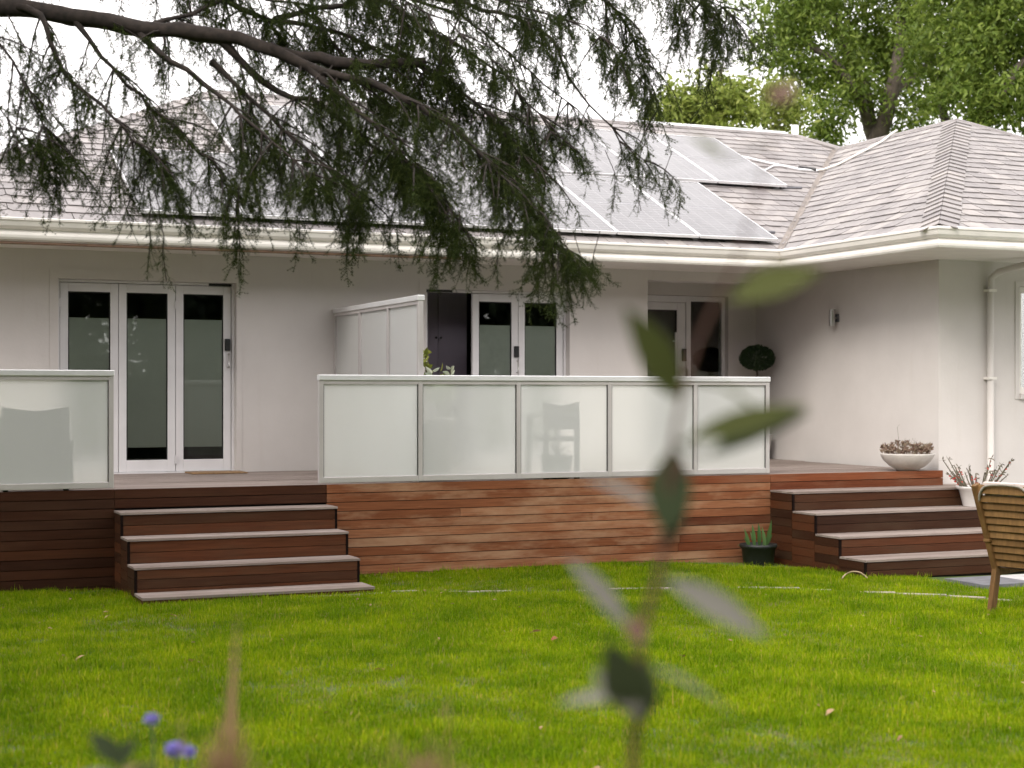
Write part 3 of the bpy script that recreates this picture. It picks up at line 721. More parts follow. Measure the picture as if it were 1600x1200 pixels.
def clad_range(x0, x1, r0, r1, cuts=(), mt='clad'):
    for r in range(r0, r1):
        z1 = DZ + .004 - r * CH; z0 = z1 - CH + .007
        e = [x0] + sorted(c for c in ([random.choice(cuts)] if cuts and random.random() < .75 else []) if x0 < c < x1) + [x1]
        for a, b in zip(e, e[1:]):
            pr = random.uniform(0, .005)
            build('cladding_board', MB().box(a + .0015, b - .0015, YD - pr, YD + .022, z0, z1), M[mt if not (mt == 'clad' and a > 8.3) else 'clad_red'], deck)
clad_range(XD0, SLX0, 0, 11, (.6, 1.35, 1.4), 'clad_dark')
clad_range(SLX1 + .002, SRX0, 0, 11, (7.36, 7.38, 5.9, 7.37, 8.4, 8.38, 8.42))
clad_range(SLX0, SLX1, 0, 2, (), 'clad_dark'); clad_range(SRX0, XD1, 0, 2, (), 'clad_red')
for r in range(11):
    z1 = DZ - .024 - r * CH; build('cladding_board', MB().box(XD1 - .02, XD1, YD + .024, YW - .01, z1 - CH + .007, z1), M['clad'], deck)
box('corner_trim', SLX1 + .06, SLX1 + .10, YD - .012, YD - .006, DZ - .5, DZ - .2, M['step'], deck)

def steps(x0, x1, levels, ybacks, label, sl=.0):
    e = empty('timber_steps', ((x0+x1)/2, ybacks[-1], 0), label, 'steps', 'timber steps up to the deck')
    n = len(levels)
    for k in range(n):
        z = levels[k]; yf = ybacks[k+1]; ybk = ybacks[k]; zb = -.08
        # tread boards
        nb = 4; dy = (ybk - yf + .012) / nb
        for j in range(nb): build('tread_board', MB().box(x0 - .006, x1 + .006, yf - .012 + j*dy, yf - .012 + (j+1)*dy - .004, z - .02, z + random.uniform(-.001, .001)), M['deck'], e)
        nxt = levels[k+1] - .0 if k + 1 < n else -.06
        h = z - .022 - nxt; m = max(1, round(h / .09))
        for j in range(m):
            build('riser_board', MB().box(x0 + .02, x1 - .02, yf + random.uniform(-.002,.002), yf + .02, nxt + h*j/m + .002, nxt + h*(j+1)/m - .003), M['step'], e)
        # side boards of this step down to the ground
        zz = z - .022
        if k + 1 < n: pass
        while zz > zb:
            zl = max(zb, zz - .0885)
            for xs0, xs1 in ((x0, x0 + .018), (x1 - .018, x1)): build('side_board', MB().box(xs0, xs1, yf + .022, ybk + (.018 if k else -.002), zl + .004, zz), M['step'], e)
            zz -= .0885
        for xs0, xs1 in ((x0 - .003, x0 + .019), (x1 - .019, x1 + .003)): build('corner_strip', MB().box(xs0, xs1, yf - .004, yf + .0215, nxt + .001, z - .023), M['dark_trim'], e)
    m2 = MB()
    for k in range(n): m2.box(x0 + .03, x1 - .03, ybacks[k+1] + .03, ybacks[k] + .02, -.1, levels[k] - .03)
    build('carcass', m2, M['dark_gap'], e)
    return e
M['dark_trim'] = simple('dark_end_grain', (.010,.006,.005), .8, spec=.05)
steps(SLX0, SLX1, [DZ-.185, DZ-.395, DZ-.61], [YD, YD-.34, YD-.68, YD-1.02], 'brown timber steps in front of the three-leaf glass door')
e = empty('step_slab', ((SLX0+SLX1)/2, YD - 1.2, 0), 'low grey timber landing at the foot of the steps by the three-leaf door', 'step')
for j in range(4): build('tread_board', MB().box(SLX0 - .006, SLX1 + .02, YD - 1.40 + j*.094, YD - 1.40 + j*.094 + .089, .052, .074), M['deck'], e)
build('slab_edge', MB().box(SLX0, SLX1 + .012, YD - 1.39, YD - 1.03, -.05, .0515), M['step'], e)
tag(build('concrete_footing', MB().box(SLX1 - .9, SLX1 + .09, YD - 1.46, YD - 1.401, -.06, .022), M['stone'], bevel=.01), 'pale concrete footing strip showing at the landing edge', 'footing')
steps(SRX0, SRX1, [DZ-.165, DZ-.365, DZ-.575, DZ-.77], [YD, YD-.44, YD-.86, YD-1.29, YD-1.72], 'wide brown timber steps beside the wing of the house')

# ------------------------------------------------------------------ balustrades
def glazed_rail(name, p0, p1, npan, h, label, group, posts=None, th=.05, zb=DZ+.02, cap=.055, side='x', wpost=.045):
    e = empty(name, ((p0[0]+p1[0])/2, (p0[1]+p1[1])/2, zb), label, 'balustrade', group)
    d = Vector((p1[0]-p0[0], p1[1]-p0[1], 0)); L = d.length; ang = math.atan2(d.y, d.x)
    Mx = Matrix.Translation((p0[0], p0[1], zb)) @ Matrix.Rotation(ang, 4, 'Z')
    ps = posts or [L * i / npan for i in range(npan + 1)]
    hp = wpost / 2
    for i, s in enumerate(ps):
        a, b = s - hp, s + hp
        if i == 0: a, b = 0, wpost
        if i == len(ps) - 1: a, b = L - wpost, L
        build('post', MB().tbox(Mx, a, b, -th/2, th/2, 0, h - cap), M['alu'], e, bevel=.003)
    build('top_rail', MB().tbox(Mx, -.006, L + .006, -th/2 - .012, th/2 + .012, h - cap + .001, h), M['alu_bright'], e, bevel=.006)
    for i in range(len(ps) - 1):
        a = ps[i] + (wpost if i == 0 else hp); b = ps[i+1] - (wpost if i == len(ps) - 2 else hp)
        build('bottom_rail', MB().tbox(Mx, a + .0005, b - .0005, -th/2 + .001, th/2 - .001, 0, .055), M['alu'], e, bevel=.004)
        build('inner_rail', MB().tbox(Mx, a + .0005, b - .0005, -th/2 + .001, th/2 - .001, h - cap - .035, h - cap), M['alu'], e)
        build('frosted_pane', MB().tbox(Mx, a + .001, b - .001, -.005, .005, .0555, h - cap - .0355), M['frost'], e)
        g = MB()
        for (u, v) in ((a + .0006, a + .008), (b - .008, b - .0006)): g.tbox(Mx, u, v, -.012, -.0055, .056, h - cap - .036)
        build('gasket', g, M['black'], e)
    return e
YB = YD + .012
xp = [onY(p, YB - .03) for p in (499, 660, 811, 951, 1086, 1203)]
xp = [xp[0]] + [xp[0] + (xp[-1]-xp[0]) * f for f in (.2045, .413, .617, .8185)] + [xp[-1]]
glazed_rail('balustrade', (xp[0], YB), (xp[-1], YB), 5, 1.045, 'long five-pane frosted glass balustrade at the deck edge', 'frosted balustrades', [x - xp[0] for x in xp])
xl = onY(178, YB - .03)
glazed_rail('balustrade', (xl - 3.15, YB), (xl, YB), 3, 1.075, 'frosted glass balustrade left of the brown steps with a dark chair behind', 'frosted balustrades')
sx = xp[1] + .03
scr = glazed_rail('privacy_screen', (sx, YB + .05), (sx, YF - .03), 3, 1.86, 'tall frosted glass privacy screen running back to the house wall', None, th=.05, posts=None, zb=DZ + .002, wpost=.055)
scr['category'] = 'screen'
box('end_tread', XD1 + .004, SRX1, YD + .002, YW - .004, -.08, DZ - .166, M['deck'], deck)

# ================================================================== GRASS
def tuft(nb, r, h0, h1):
    mb = MB()
    for _ in range(nb):
        a = random.uniform(0, 6.283); rr = r * math.sqrt(random.random()); p = Vector((rr*math.cos(a), rr*math.sin(a), -.004))
        az = random.uniform(0, 6.283); lean = random.uniform(.05, .75); h = random.uniform(h0, h1); wd = random.uniform(.0014, .0026)
        d = Vector((math.cos(az), math.sin(az), 0)); s = Vector((-d.y, d.x, 0)) * wd
        m = p + Vector((0,0,1)) * h * .55 + d * lean * h * .22; t = p + Vector((0,0,1)) * h * (1 - .25*lean) + d * lean * h * .8
        mb.add([p - s, p + s, m + s*.85, m - s*.85, t], [(0,1,2,3), (3,2,4)])
    return mb
tufts = [proto('grass_tuft', tuft(46, .085, .022, .052), M['grass']) for _ in range(8)] + [proto('grass_tuft', tuft(26, .08, .04, .095), M['grass']) for _ in range(3)]
M['drygrass'] = leafmat('dry_grass_blades', [(0,(.20,.15,.07)),(.5,(.28,.24,.09)),(1,(.36,.34,.13))], .7, .3)
tufts += [proto('dry_tuft', tuft(26, .085, .012, .04), M['drygrass']) for _ in range(3)]
def seg_dist(x, y, line):
    best = 9
    for (ax, ay), (bx, by) in zip(line, line[1:]):
        dx, dy = bx-ax, by-ay; t = max(0, min(1, ((x-ax)*dx+(y-ay)*dy)/(dx*dx+dy*dy))); best = min(best, math.hypot(x-ax-dx*t, y-ay-dy*t))
    return best
def grass_ok(x, y):
    if y > YD - .012: return False
    if SLX0 - .0 < x < SLX1 + .0 and y > YD - 1.39: return False
    if SLX0 - .55 < x < SLX0 and y > YD - .35 and random.random() < .8: return False       # bare corner by the steps
    if SRX0 < x < SRX1 and y > YD - 1.72: return False
    if x > pc.x + .03 and y > 12.1: return False
    if x > .90*y + .30 and x > 10.6: return False
    d = seg_dist(x, y, edge_line)
    if d < .05 and random.random() < .80: return False
    if d < .13 and y > np.interp(x, [p[0] for p in edge_line], [p[1] for p in edge_line]) and random.random() < .45: return False
    return True
P_, R_, S_, I_ = [], [], [], []
def lawn_noise(x, y): return math.sin(x*1.7+y*.6)*.5 + math.sin(x*.8-y*1.9+1)*.5 + math.sin(x*3.1+y*2.3)*.3
N = 0
while N < 36500:
    D_ = math.sqrt(random.uniform(5.2**2, 16.6**2)); u = random.uniform(-.46, .54); lat = u * D_
    x, y = lat*CA + D_*SA, -lat*SA + D_*CA
    if not grass_ok(x, y): continue
    N += 1
    ln_ = lawn_noise(x, y) + .55*math.sin(x*7.3+y*5.1)*math.sin(y*6.7-x*4.2)
    if ln_ < -.8 and random.random() < .2: continue
    P_.append((x, y, gz(x, y))); R_.append((random.uniform(-.12,.12), random.uniform(-.12,.12), random.uniform(0, 6.283)))
    near = 1.0 if seg_dist(x, y, edge_line) > .12 else .8
    S_.append(random.uniform(.75, 1.2) * near * (1 + .15*lawn_noise(x, y))); I_.append(random.randrange(11, 14) if random.random() < (.20 if ln_ < -.6 else .03) else (random.randrange(11) if random.random() < .5 else random.randrange(8)))
tag(scatter('grass', P_, R_, S_, I_, tufts, None, (6, 9, 0)), 'short bright green lawn grass in front of the deck', 'grass', kind='stuff')

fl = MB(); leaf_blade(fl, (0,0,0), (1,0,.1), (0,0,1), .035, .018, .3, 2)
flake = [proto('leaf_flake', fl, leafmat('dry_flake', [(0,(.16,.08,.04)),(1,(.36,.24,.13))], .8, .1))]
P_, R_, S_ = [], [], []
while len(P_) < 170:
    D_ = math.sqrt(random.uniform(6.5**2, 15.5**2)); u = random.uniform(-.36, .36); x, y = u*D_*CA + D_*SA, -u*D_*SA + D_*CA
    if grass_ok(x, y): P_.append((x, y, gz(x, y) + random.uniform(.025, .05))); R_.append(tuple(rng.uniform(-.6, .6, 2)) + (random.uniform(0, 6.28),)); S_.append(random.uniform(.5, 1.3))
tag(scatter('leaf_litter', P_, R_, S_, [0]*len(P_), flake, None, (6, 9, 0)), 'tiny dry leaf fragments strewn over the lawn', 'leaf litter', kind='stuff')

# ================================================================== CEDAR
def twig(L, seed, nw=10, hw=.0017):
    random.seed(seed); mb = MB()
    bend = Vector((random.uniform(-.25,.25), random.uniform(-.25,.25), 0))
    def axis(t): return Vector((0,0,1))*L*t + bend*L*t*t
    def whorls(p0, p1, n, ln):
        d = (p1-p0).normalized(); a = d.orthogonal().normalized(); b = d.cross(a)
        for i in range(n):
            p = p0.lerp(p1, (i+.5)/n)
            for k in range(nw):
                an = random.uniform(0, 6.283); sp = random.uniform(.5, 1.15)
                v = (d*math.cos(sp) + (a*math.cos(an)+b*math.sin(an))*math.sin(sp)); l = ln*random.uniform(.7,1.1)
                s = v.cross(d).normalized()*hw
                mb.add([p - s, p + s, p + v*l], [(0,1,2)])
    n = 8; pts = [axis(i/n) for i in range(n+1)]
    mb.tube(pts, [.0035*(1-.7*i/n) for i in range(n+1)], 3, False)
    for i in range(n): whorls(pts[i], pts[i+1], 2, .030)
    for j in range(12):
        t = random.uniform(.06, .9); p = axis(t); an = random.uniform(0, 6.283); l = random.uniform(.05, .15)*(1.15-t*.6)
        d = Vector((math.cos(an), math.sin(an), random.uniform(.5,1.2))).normalized(); q = p + d*l
        mb.tube([p, q], [.0018,.001], 3, False); whorls(p, q, max(2, int(l/.024)), .025)
    return mb
twigs = [proto('cedar_twig', twig(random.uniform(.30,.46), 100+i), M['needle']) for i in range(8)]
random.seed(11)
cedar = empty('cedar_tree', W(-760, 617 + 1.77*2500/9.2, 9.2), 'dark drooping cedar whose limb hangs over the roof from the side', 'tree')
tb = cedar.location.copy(); tb.z = -.1
build('trunk', MB().tube([tb, tb+Vector((.03,.02,.6)), tb+Vector((.05,0,2.5)), tb+Vector((.0,.05,5)), tb+Vector((.1,.1,8)), tb+Vector((.05,.1,11.5))], [.52,.40,.34,.28,.19,.06], 14), M['bark'], cedar, smooth=True)
limbs = {
 'A': ([(-690,-60,9.25),(-420,-40,9.5),(-200,-10,9.7),(0,8,10),(90,22,10),(225,44,10),(310,48,10),(430,78,10),(500,92,10.05),(600,97,10.1),(664,98,10.1)], (.17,.05), .5, 380),
 'B': ([(420,74,10),(500,112,9.95),(575,128,9.9),(650,165,9.85),(725,212,9.8),(780,270,9.7),(815,312,9.6),(850,352,9.55),(872,385,9.5)], (.06,.006), 2.3, 0),
 'C': ([(215,44,10),(244,79,9.9),(319,128,9.8),(380,180,9.7),(430,225,9.6),(480,270,9.5)], (.045,.006), 1.0, 0),
 'D': ([(340,55,10),(412,131,10.1),(487,160,10.1),(560,210,10.1),(605,244,10.1),(655,268,10.1)], (.05,.010), 1.6, 0),
 'E': ([(20,10,10),(64,24,9.9),(86,86,9.8),(112,127,9.7),(157,165,9.7),(210,215,9.6),(255,262,9.55)], (.038,.006), 1.2, 0),
 'F': ([(-690,-260,9.25),(-200,-200,9.9),(100,-120,10.3),(300,-40,10.5),(400,25,10.6),(520,50,10.7),(620,95,10.8),(720,150,10.8),(790,220,10.8)], (.10,.006), 1.1, 200),
 'G': ([(-690,-420,9.25),(0,-330,10.3),(420,-110,10.9),(560,-30,11),(700,2,11),(800,28,11),(860,60,11),(890,120,10.9),(940,185,10.9),(985,230,10.8),(1020,255,10.8)], (.11,.004), .55, 420),
 'H': ([(420,-110,10.9),(640,-110,11.2),(820,-60,11.4),(920,-15,11.5),(980,40,11.5),(1010,110,11.5),(1030,170,11.5)], (.06,.005), 1.1, 700),
 'I': ([(820,-62,11.4),(960,-70,11.6),(1040,-30,11.6),(1090,25,11.6),(1125,85,11.6)], (.04,.004), .75, 0),
 'J': ([(560,-30,11),(640,30,10.8),(720,75,10.7),(790,120,10.6),(840,175,10.6),(880,225,10.5)], (.04,.005), .8, 0),
 'K': ([(-120,0,9.8),(-40,40,9.7),(20,95,9.6),(55,160,9.5),(75,225,9.5)], (.03,.005), 1.0, 0),
 'L': ([(110,24,10),(180,110,9.9),(255,185,9.8),(325,250,9.7),(375,310,9.7)], (.03,.005), 1.0, 0),
 'M': ([(330,95,10),(420,180,10),(500,250,9.9),(560,300,9.9)], (.03,.005), 1.5, 0),
 'N': ([(480,105,9.95),(560,175,9.8),(630,245,9.7),(680,300,9.6),(710,340,9.6)], (.035,.005), 1.9, 0),
 'O': ([(600,70,10.8),(700,130,10.5),(770,185,10.3),(820,235,10.2),(850,275,10.1)], (.03,.005), 1.1, 0),
 'P': ([(430,30,10.6),(540,5,10.9),(640,-5,11),(740,40,11),(830,110,11),(900,175,11)], (.035,.005), .9, 0),
 'T': ([(420,-110,10.9),(560,-70,10.6),(680,-40,10.5),(780,0,10.5),(860,20,10.5),(940,60,10.5),(980,110,10.5)], (.04,.004), 1.1, 0),
 'U': ([(640,-110,11.2),(780,-90,11),(900,-60,11),(1000,-40,11),(1080,-15,11),(1140,20,11)], (.035,.004), 1.1, 0),
 'V': ([(300,-40,10.5),(420,-60,10.2),(540,-40,10.1),(640,0,10.1),(720,50,10.1),(770,100,10.1)], (.035,.004), 1.1, 0),
 'X': ([(-120,-8,9.8),(-60,90,9.6),(-10,160,9.5),(40,215,9.4)], (.025,.004), .9, 0),
 'Y': ([(225,44,10),(300,20,10.3),(400,-5,10.5),(480,20,10.6),(540,90,10.6),(590,150,10.6)], (.03,.004), .9, 0),
 'Q': ([(-690,-500,9.25),(-300,-520,10),(100,-480,10.6),(500,-420,11.2),(800,-340,11.6)], (.09,.01), .9, 0),
 'S': ([(-690,-300,9.25),(-900,-330,8.2),(-1000,-300,7.2),(-1000,-250,6.2)], (.10,.01), .9, 0),
}
def rough_bark(o, amt):
    me = o.data; nv = len(me.vertices); co = np.empty(nv*3); me.vertices.foreach_get('co', co); co = co.reshape(-1, 8, 3)
    ctr = co.mean(axis=1, keepdims=True); k = 1 + rng.normal(size=(co.shape[0], 8, 1))*amt + np.sin(np.arange(co.shape[0])*1.7)[:, None, None]*amt*.6
    me.vertices.foreach_set('co', (ctr + (co - ctr)*k).ravel()); me.update()
tp, tr, ts, ti = [], [], [], []; sec = MB()
def add_twig(p, d, sc):
    tp.append(tuple(p)); tr.append(dir_euler(d)); ts.append(sc); ti.append(random.randrange(8))
def catmull(P, step):
    out_ = []
    for i in range(len(P)-1):
        p0, p1, p2, p3 = P[max(i-1,0)], P[i], P[i+1], P[min(i+2,len(P)-1)]; k = max(2, int((p2-p1).length/step))
        for j in range(k):
            t = j/k; out_.append(.5*((2*p1)+(p2-p0)*t+(2*p0-5*p1+4*p2-p3)*t*t+(3*p1-p0-3*p2+p3)*t**3))
    out_.append(P[-1]); return out_
for nm, (pp, (r0, r1), dens, xmin) in limbs.items():
    pts = catmull([W(*p) for p in pp], .10); n = len(pts)
    pts = [p + Vector(rng.normal(size=3))*.010*min(1, i/5) for i, p in enumerate(pts)]
    build('limb', MB().tube(pts, [.66*(r0 + (r1-r0)*(i/(n-1))**.7) for i in range(n)], 8), M['bark'], cedar, smooth=True)
    rough_bark(cedar.children[-1] if False else bpy.context.scene.collection.objects[-1], .10)
    for i in range(2, n):
        px_, py_ = proj(pts[i]); f = i/n
        if nm in 'AFG' and px_ < -250 and random.random() < .6: continue
        tdir = (pts[min(i+1,n-1)] - pts[i-1]).normalized()
        k = rng.poisson(2.2 * dens * (.45 + .75*f) * (.75 if nm == 'A' else 1))
        for _ in range(k):           # drooping side branchlet
            sd_ = rvec(); sd_.z = sd_.z*.6-.15
            d0 = (tdir*.55 + sd_*.95 + Vector((0,0,-.12))).normalized(); L = random.uniform(.16, .56)*(1.1-.40*f)
            bp = [pts[i]]; d = d0.copy(); m = max(3, int(L/.09))
            for j in range(m):
                d = (d + Vector((0,0,-.16)) + rvec()*.10).normalized(); bp.append(bp[-1] + d*(L/m))
            sec.tube(bp, [.006*(1-.8*j/m)+.0012 for j in range(m+1)], 4, False)
            for j in range(1, m+1):
                for q in range(2):
                    v = rvec(); dd = (d*.5 + v*.55 + Vector((0,0,-.75))).normalized(); add_twig(bp[j], dd, random.uniform(.38, .78))
        if nm != 'A' and random.random() < .5*dens: add_twig(pts[i], (tdir*.6 + rvec()*.6 + Vector((0,0,-.5))), random.uniform(.6,1.0))
for (z0, az, L_, dz) in ((5.8,85,3.6,.4),(6.4,30,3.4,.5),(7.0,120,3.2,.5),(7.6,-10,2.8,.5),(8.2,70,2.6,.5),(7.0,210,3.6,.5),(6.6,265,3.4,.5),(8.6,170,2.4,.4),(9.4,300,2.0,.4),(10.2,60,1.6,.3)):
    a = R(az); dv = Vector((math.sin(a)*SA + math.cos(a)*CA, 0, 0)); hd = Vector((math.cos(a), math.sin(a), 0))
    q = [Vector((tb.x, tb.y, z0)) + hd*L_*t + Vector((0,0,.5*t - dz*2.2*t*t)) for t in np.linspace(0, 1, 14)]
    if any(-60 < proj(c)[0] < 1660 and proj(c)[1] > -190 and (c.x*SA + c.y*CA) > 1 for c in q): continue
    build('limb', MB().tube(q, [.09*(1-i/15) for i in range(14)], 8), M['bark'], cedar, smooth=True)
    for c in q[3:]:
        for _ in range(16):
            v = rvec(); cc = c + Vector((v.x*.75, v.y*.75, -abs(v.z)*.25))
            if (c.x*SA + c.y*CA) > 1 and proj(cc)[1] > -150 and -80 < proj(cc)[0] < 1700: continue
            add_twig(cc, (hd*.3 + v*.8 + Vector((0,0,-.4))), random.uniform(1.3, 2.2))
# single long sprays hanging lower than the rest
for px0, py0, py1, D_ in ((237,300,425,9.5),(250,320,440,9.5),(300,300,372,9.5),(372,300,388,9.5),(352,310,365,9.6),(735,380,432,9.5),(715,370,425,9.5),(780,380,432,9.5),(850,370,445,9.4),(905,400,465,9.4),(880,390,440,9.4),(660,350,410,9.6),(930,400,415,9.3),(640,300,375,9.7),(500,290,345,9.7),(1000,240,330,10.6),(1040,270,305,10.6),(960,270,330,10.5),(25,220,275,9.5),(95,250,330,9.6),(180,270,330,9.6),(1130,50,95,11.5),(1072,20,125,11.5),(1062,10,90,11.5)):
    p = W(px0, py0, D_); q = W(px0 + random.uniform(-14,14), py1, D_); k = max(3, int((q-p).length/.09)); bp = [p.lerp(q, j/k) + rvec()*.012 for j in range(k+1)]
    sec.tube([p + Vector((random.uniform(-.1,.1),.02,.15))] + bp, .003, 4, False)
    for j in range(k):
        for _ in range(2): add_twig(bp[j], Vector((0,0,-1)) + rvec()*.35, random.uniform(.25,.5))
build('branchlets', sec, M['bark'], cedar); tag(cedar.children[-1], kind='stuff')
cr = scatter('crown', tp, tr, ts, ti, twigs, cedar, (0,0,0)); tag(cr, kind='stuff')
print('cedar twigs', len(tp))

# ================================================================== BROADLEAF TREES
def spray(nl, L, wd, sp):
    mb = MB()
    for _ in range(nl):
        p = Vector((random.gauss(0,sp), random.gauss(0,sp), random.gauss(0,sp*.7))); d = rvec(); d.z = -abs(d.z)*.8 - .1
        leaf_blade(mb, p, d, rvec(), L*random.uniform(.7,1.2), wd*random.uniform(.8,1.2), .15, 2)
    return mb
spr_a = [proto('leaf_spray', spray(16, .15, .05, .15), M['leaf_a']) for _ in range(5)]
spr_b = [proto('leaf_spray', spray(16, .14, .05, .14), M['leaf_b']) for _ in range(5)]
spr_h = [proto('leaf_spray', spray(22, .42, .20, .36), M['leaf_h']) for _ in range(4)]
def tree(name, label, group, base, branches, lumps, prot, mat, dens, seed):
    random.seed(seed); e = empty(name, base, label, 'tree', group)
    for nm, pts, r0, r1 in branches:
        p = catmull([Vector(q) for q in pts], .6); n = len(p); p = [q + Vector(rng.normal(size=3))*.04 for q in p]
        build(nm, MB().tube(p, [r0+(r1-r0)*i/(n-1) for i in range(n)], 8), mat, e, smooth=True)
    pt, ro, sc, ix = [], [], [], []
    for (c, r) in lumps:
        c = Vector(c); k = int(dens * r * r)
        subs = [c + rvec()*r*random.uniform(.35, .95) for _ in range(max(4, int(9*r)))]
        for _ in range(k):
            s = random.choice(subs); q = s + Vector(rng.normal(size=3))*r*.20
            pt.append(tuple(q)); ro.append((random.uniform(-.5,.5), random.uniform(-.5,.5), random.uniform(0,6.28))); sc.append(random.uniform(.7,1.25)); ix.append(random.randrange(len(prot)))
    tag(scatter('crown', pt, ro, sc, ix, prot, e, base), kind='stuff'); return e
def G(px, D_): p = W(px, 617, D_); p.z = -.05; return p
b0 = G(1375, 36)
br = [('trunk', [b0, W(1372,300,36), W(1360,200,36), W(1345,130,36), W(1322,80,36), W(1300,20,36), W(1290,-80,36)], .34, .05),
      ('limb', [W(1365,230,36), W(1392,150,35.5), W(1405,80,35.5), W(1412,10,35.5), W(1420,-90,35.5)], .20, .05),
      ('limb', [W(1358,190,36), W(1330,130,35), W(1290,85,35), W(1240,60,35), W(1200,50,35)], .13, .03),
      ('limb', [W(1392,150,35.5), W(1440,110,36), W(1500,70,36.5), W(1540,30,36.5)], .13, .03)]
lm = []
for (px, py, rr, dd) in ((1210,60,1.0,35),(1255,30,1.1,35),(1235,110,.9,35),(1290,70,1.2,35.5),(1300,140,1.1,35),(1260,165,.9,35),(1340,30,1.3,36),(1350,110,1.2,36.5),(1320,190,.8,35),(1390,190,.9,36),(1400,40,1.3,36),(1430,110,1.2,36.5),(1440,20,1.2,36),(1230,-20,1.3,35),(1320,-50,1.6,36),(1420,-70,1.7,36),(1370,70,1.0,37),(1450,180,.8,36)):
    lm.append((W(px, py, dd), rr))
tree('broadleaf_tree', 'large mid green tree with forking trunk behind the wing roof', 'trees beyond the house', b0, br, lm, spr_a, M['bark2'], 80, 21)
b0 = G(1545, 33)
br = [('trunk', [b0, W(1540,300,33), W(1520,210,33), W(1478,190,33.5), W(1470,120,33.5), W(1490,50,33.5)], .26, .06), ('limb', [W(1520,210,33), W(1560,150,32), W(1590,110,32), W(1640,60,32)], .14, .04)]
lm = [(W(px, py, dd), rr) for (px, py, rr, dd) in ((1490,60,1.2,33),(1530,110,1.2,32.5),(1560,50,1.3,33),(1590,120,1.1,32),(1530,170,.9,32.5),(1580,20,1.3,33),(1500,0,1.3,33.5),(1480,140,.8,33),(1620,60,1.4,32),(1640,150,1.2,32),(1560,-60,1.8,33),(1640,-30,1.8,32.5))]
tree('broadleaf_tree', 'dense darker green tree at the edge beyond the wing apex', 'trees beyond the house', b0, br, lm, spr_a, M['bark2'], 95, 22)
b0 = G(1110, 31)
br = [('trunk', [b0, W(1112,300,31), W(1115,200,31), W(1125,130,31), W(1128,100,31)], .16, .02), ('limb', [W(1114,215,31), W(1080,170,31), W(1050,150,31)], .07, .02)]
lm = [(W(px, py, dd), rr) for (px, py, rr, dd) in ((1125,125,.5,31),(1100,150,.55,31),(1135,165,.6,31),(1085,180,.55,31),(1160,160,.5,31),(1050,165,.45,31),(1110,195,.7,31),(1160,200,.6,31),(1040,195,.4,31),(1200,190,.6,31.5),(1065,205,.6,31),(1225,165,.5,31.5))]
tree('small_tree', 'small yellow green tree peeping over the ridge beside the larger trees', 'trees beyond the house', b0, br, lm, spr_b, M['bark2'], 170, 23)
# trees at the viewer's back, mirrored in the door glass; unseen left ones added for shade
random.seed(5)
lm = []
for i in range(24):
    x = -20 + i * 2.2 + random.uniform(-.6,.6)
    for z in (1.2, 4.0, 6.8, 9.2): lm.append((Vector((x, -10.5 + random.uniform(-1.4,1.4), z + random.uniform(-.7,.7))), random.uniform(1.5,2.1)))
for i in range(11):
    for z in (1.5, 3.4): lm.append((Vector((-21 + random.uniform(-1.4,1.4), -8 + i*2.6, z + random.uniform(-.7,.7))), random.uniform(1.5,2.1)))
for x, y, z in ((-8,1,3),(-8.5,2,5.5),(-7.5,4,4.5),(-8,5,7),(-7,6.5,5),(-9,3.5,8),(-7.5,8,6.5),(-9,7,4),(-8,0,6.5),(-10,5,6)): lm.append((Vector((x, y, z)), 1.7))  # unseen crowns added to shade the left lawn and cladding
pt, ro, sc, ix = [], [], [], []
for c, r in lm:
    for _ in range(int(17*r*r)):
        q = c + rvec()*r*random.uniform(.5,1); pt.append(tuple(q)); ro.append(tuple(rng.uniform(-1.5,1.5,3))); sc.append(random.uniform(.9,1.6)); ix.append(random.randrange(4))
tag(scatter('garden_trees', pt, ro, sc, ix, spr_h, None, (8,-9.5,0)), 'dark belt of garden trees mirrored in the door glass, plus unseen ones added for shade', 'tree belt', kind='stuff')
random.seed(31)

# ================================================================== THINGS ON THE DECK AND LAWN
def leaf_geo(mb, base, d, n, L, wd, bend=.2, pairs=5, th=0):
    d = Vector(d).normalized(); s = d.cross(Vector(n)).normalized(); n = s.cross(d).normalized(); base = Vector(base)
    rows_ = [base]
    mid, lf, rt = [], [], []
    for k in range(1, pairs+1):
        t = k/(pairs+1); ww = wd*.5*math.sin(math.pi*t**.9); c = base + d*L*t - n*bend*L*t*t
        mid.append(c); lf.append(c + s*ww + n*ww*.25); rt.append(c - s*ww + n*ww*.25)
    tip = base + d*L - n*bend*L
    vs = [base] + mid + lf + rt + [tip]; p = pairs; M0 = lambda k: 1+k; L0 = lambda k: 1+p+k; R0 = lambda k: 1+2*p+k; T = 1+3*p
    fs = [(0, M0(0), L0(0)), (0, R0(0), M0(0))]
    for k in range(p-1): fs += [(M0(k), M0(k+1), L0(k+1), L0(k)), (R0(k), R0(k+1), M0(k+1), M0(k))]
    fs += [(M0(p-1), T, L0(p-1)), (R0(p-1), T, M0(p-1))]
    return mb.add(vs, fs)
M['soil'] = simple('potting_soil', (.04,.03,.022), .95, var=.4, scale=40)
M['bowl'] = simple('pale_concrete', (.62,.59,.56), .8, var=.12, scale=9, bmp=.3)
M['pot_white'] = simple('white_glazed_pot', (.70,.68,.67), .4, var=.05)
M['pot_black'] = simple('black_plastic_pot', (.014,.017,.016), .5, var=.2)
M['pot_green'] = simple('dark_green_pot', (.045,.075,.060), .5)
M['succ'] = leafmat('dusky_succulent', [(0,(.15,.085,.07)),(.5,(.23,.155,.115)),(1,(.30,.25,.17))], .5, .1)
M['sans'] = leafmat('upright_strap_leaf', [(0,(.05,.11,.03)),(.6,(.10,.19,.06)),(1,(.36,.36,.26))], .4, .15)
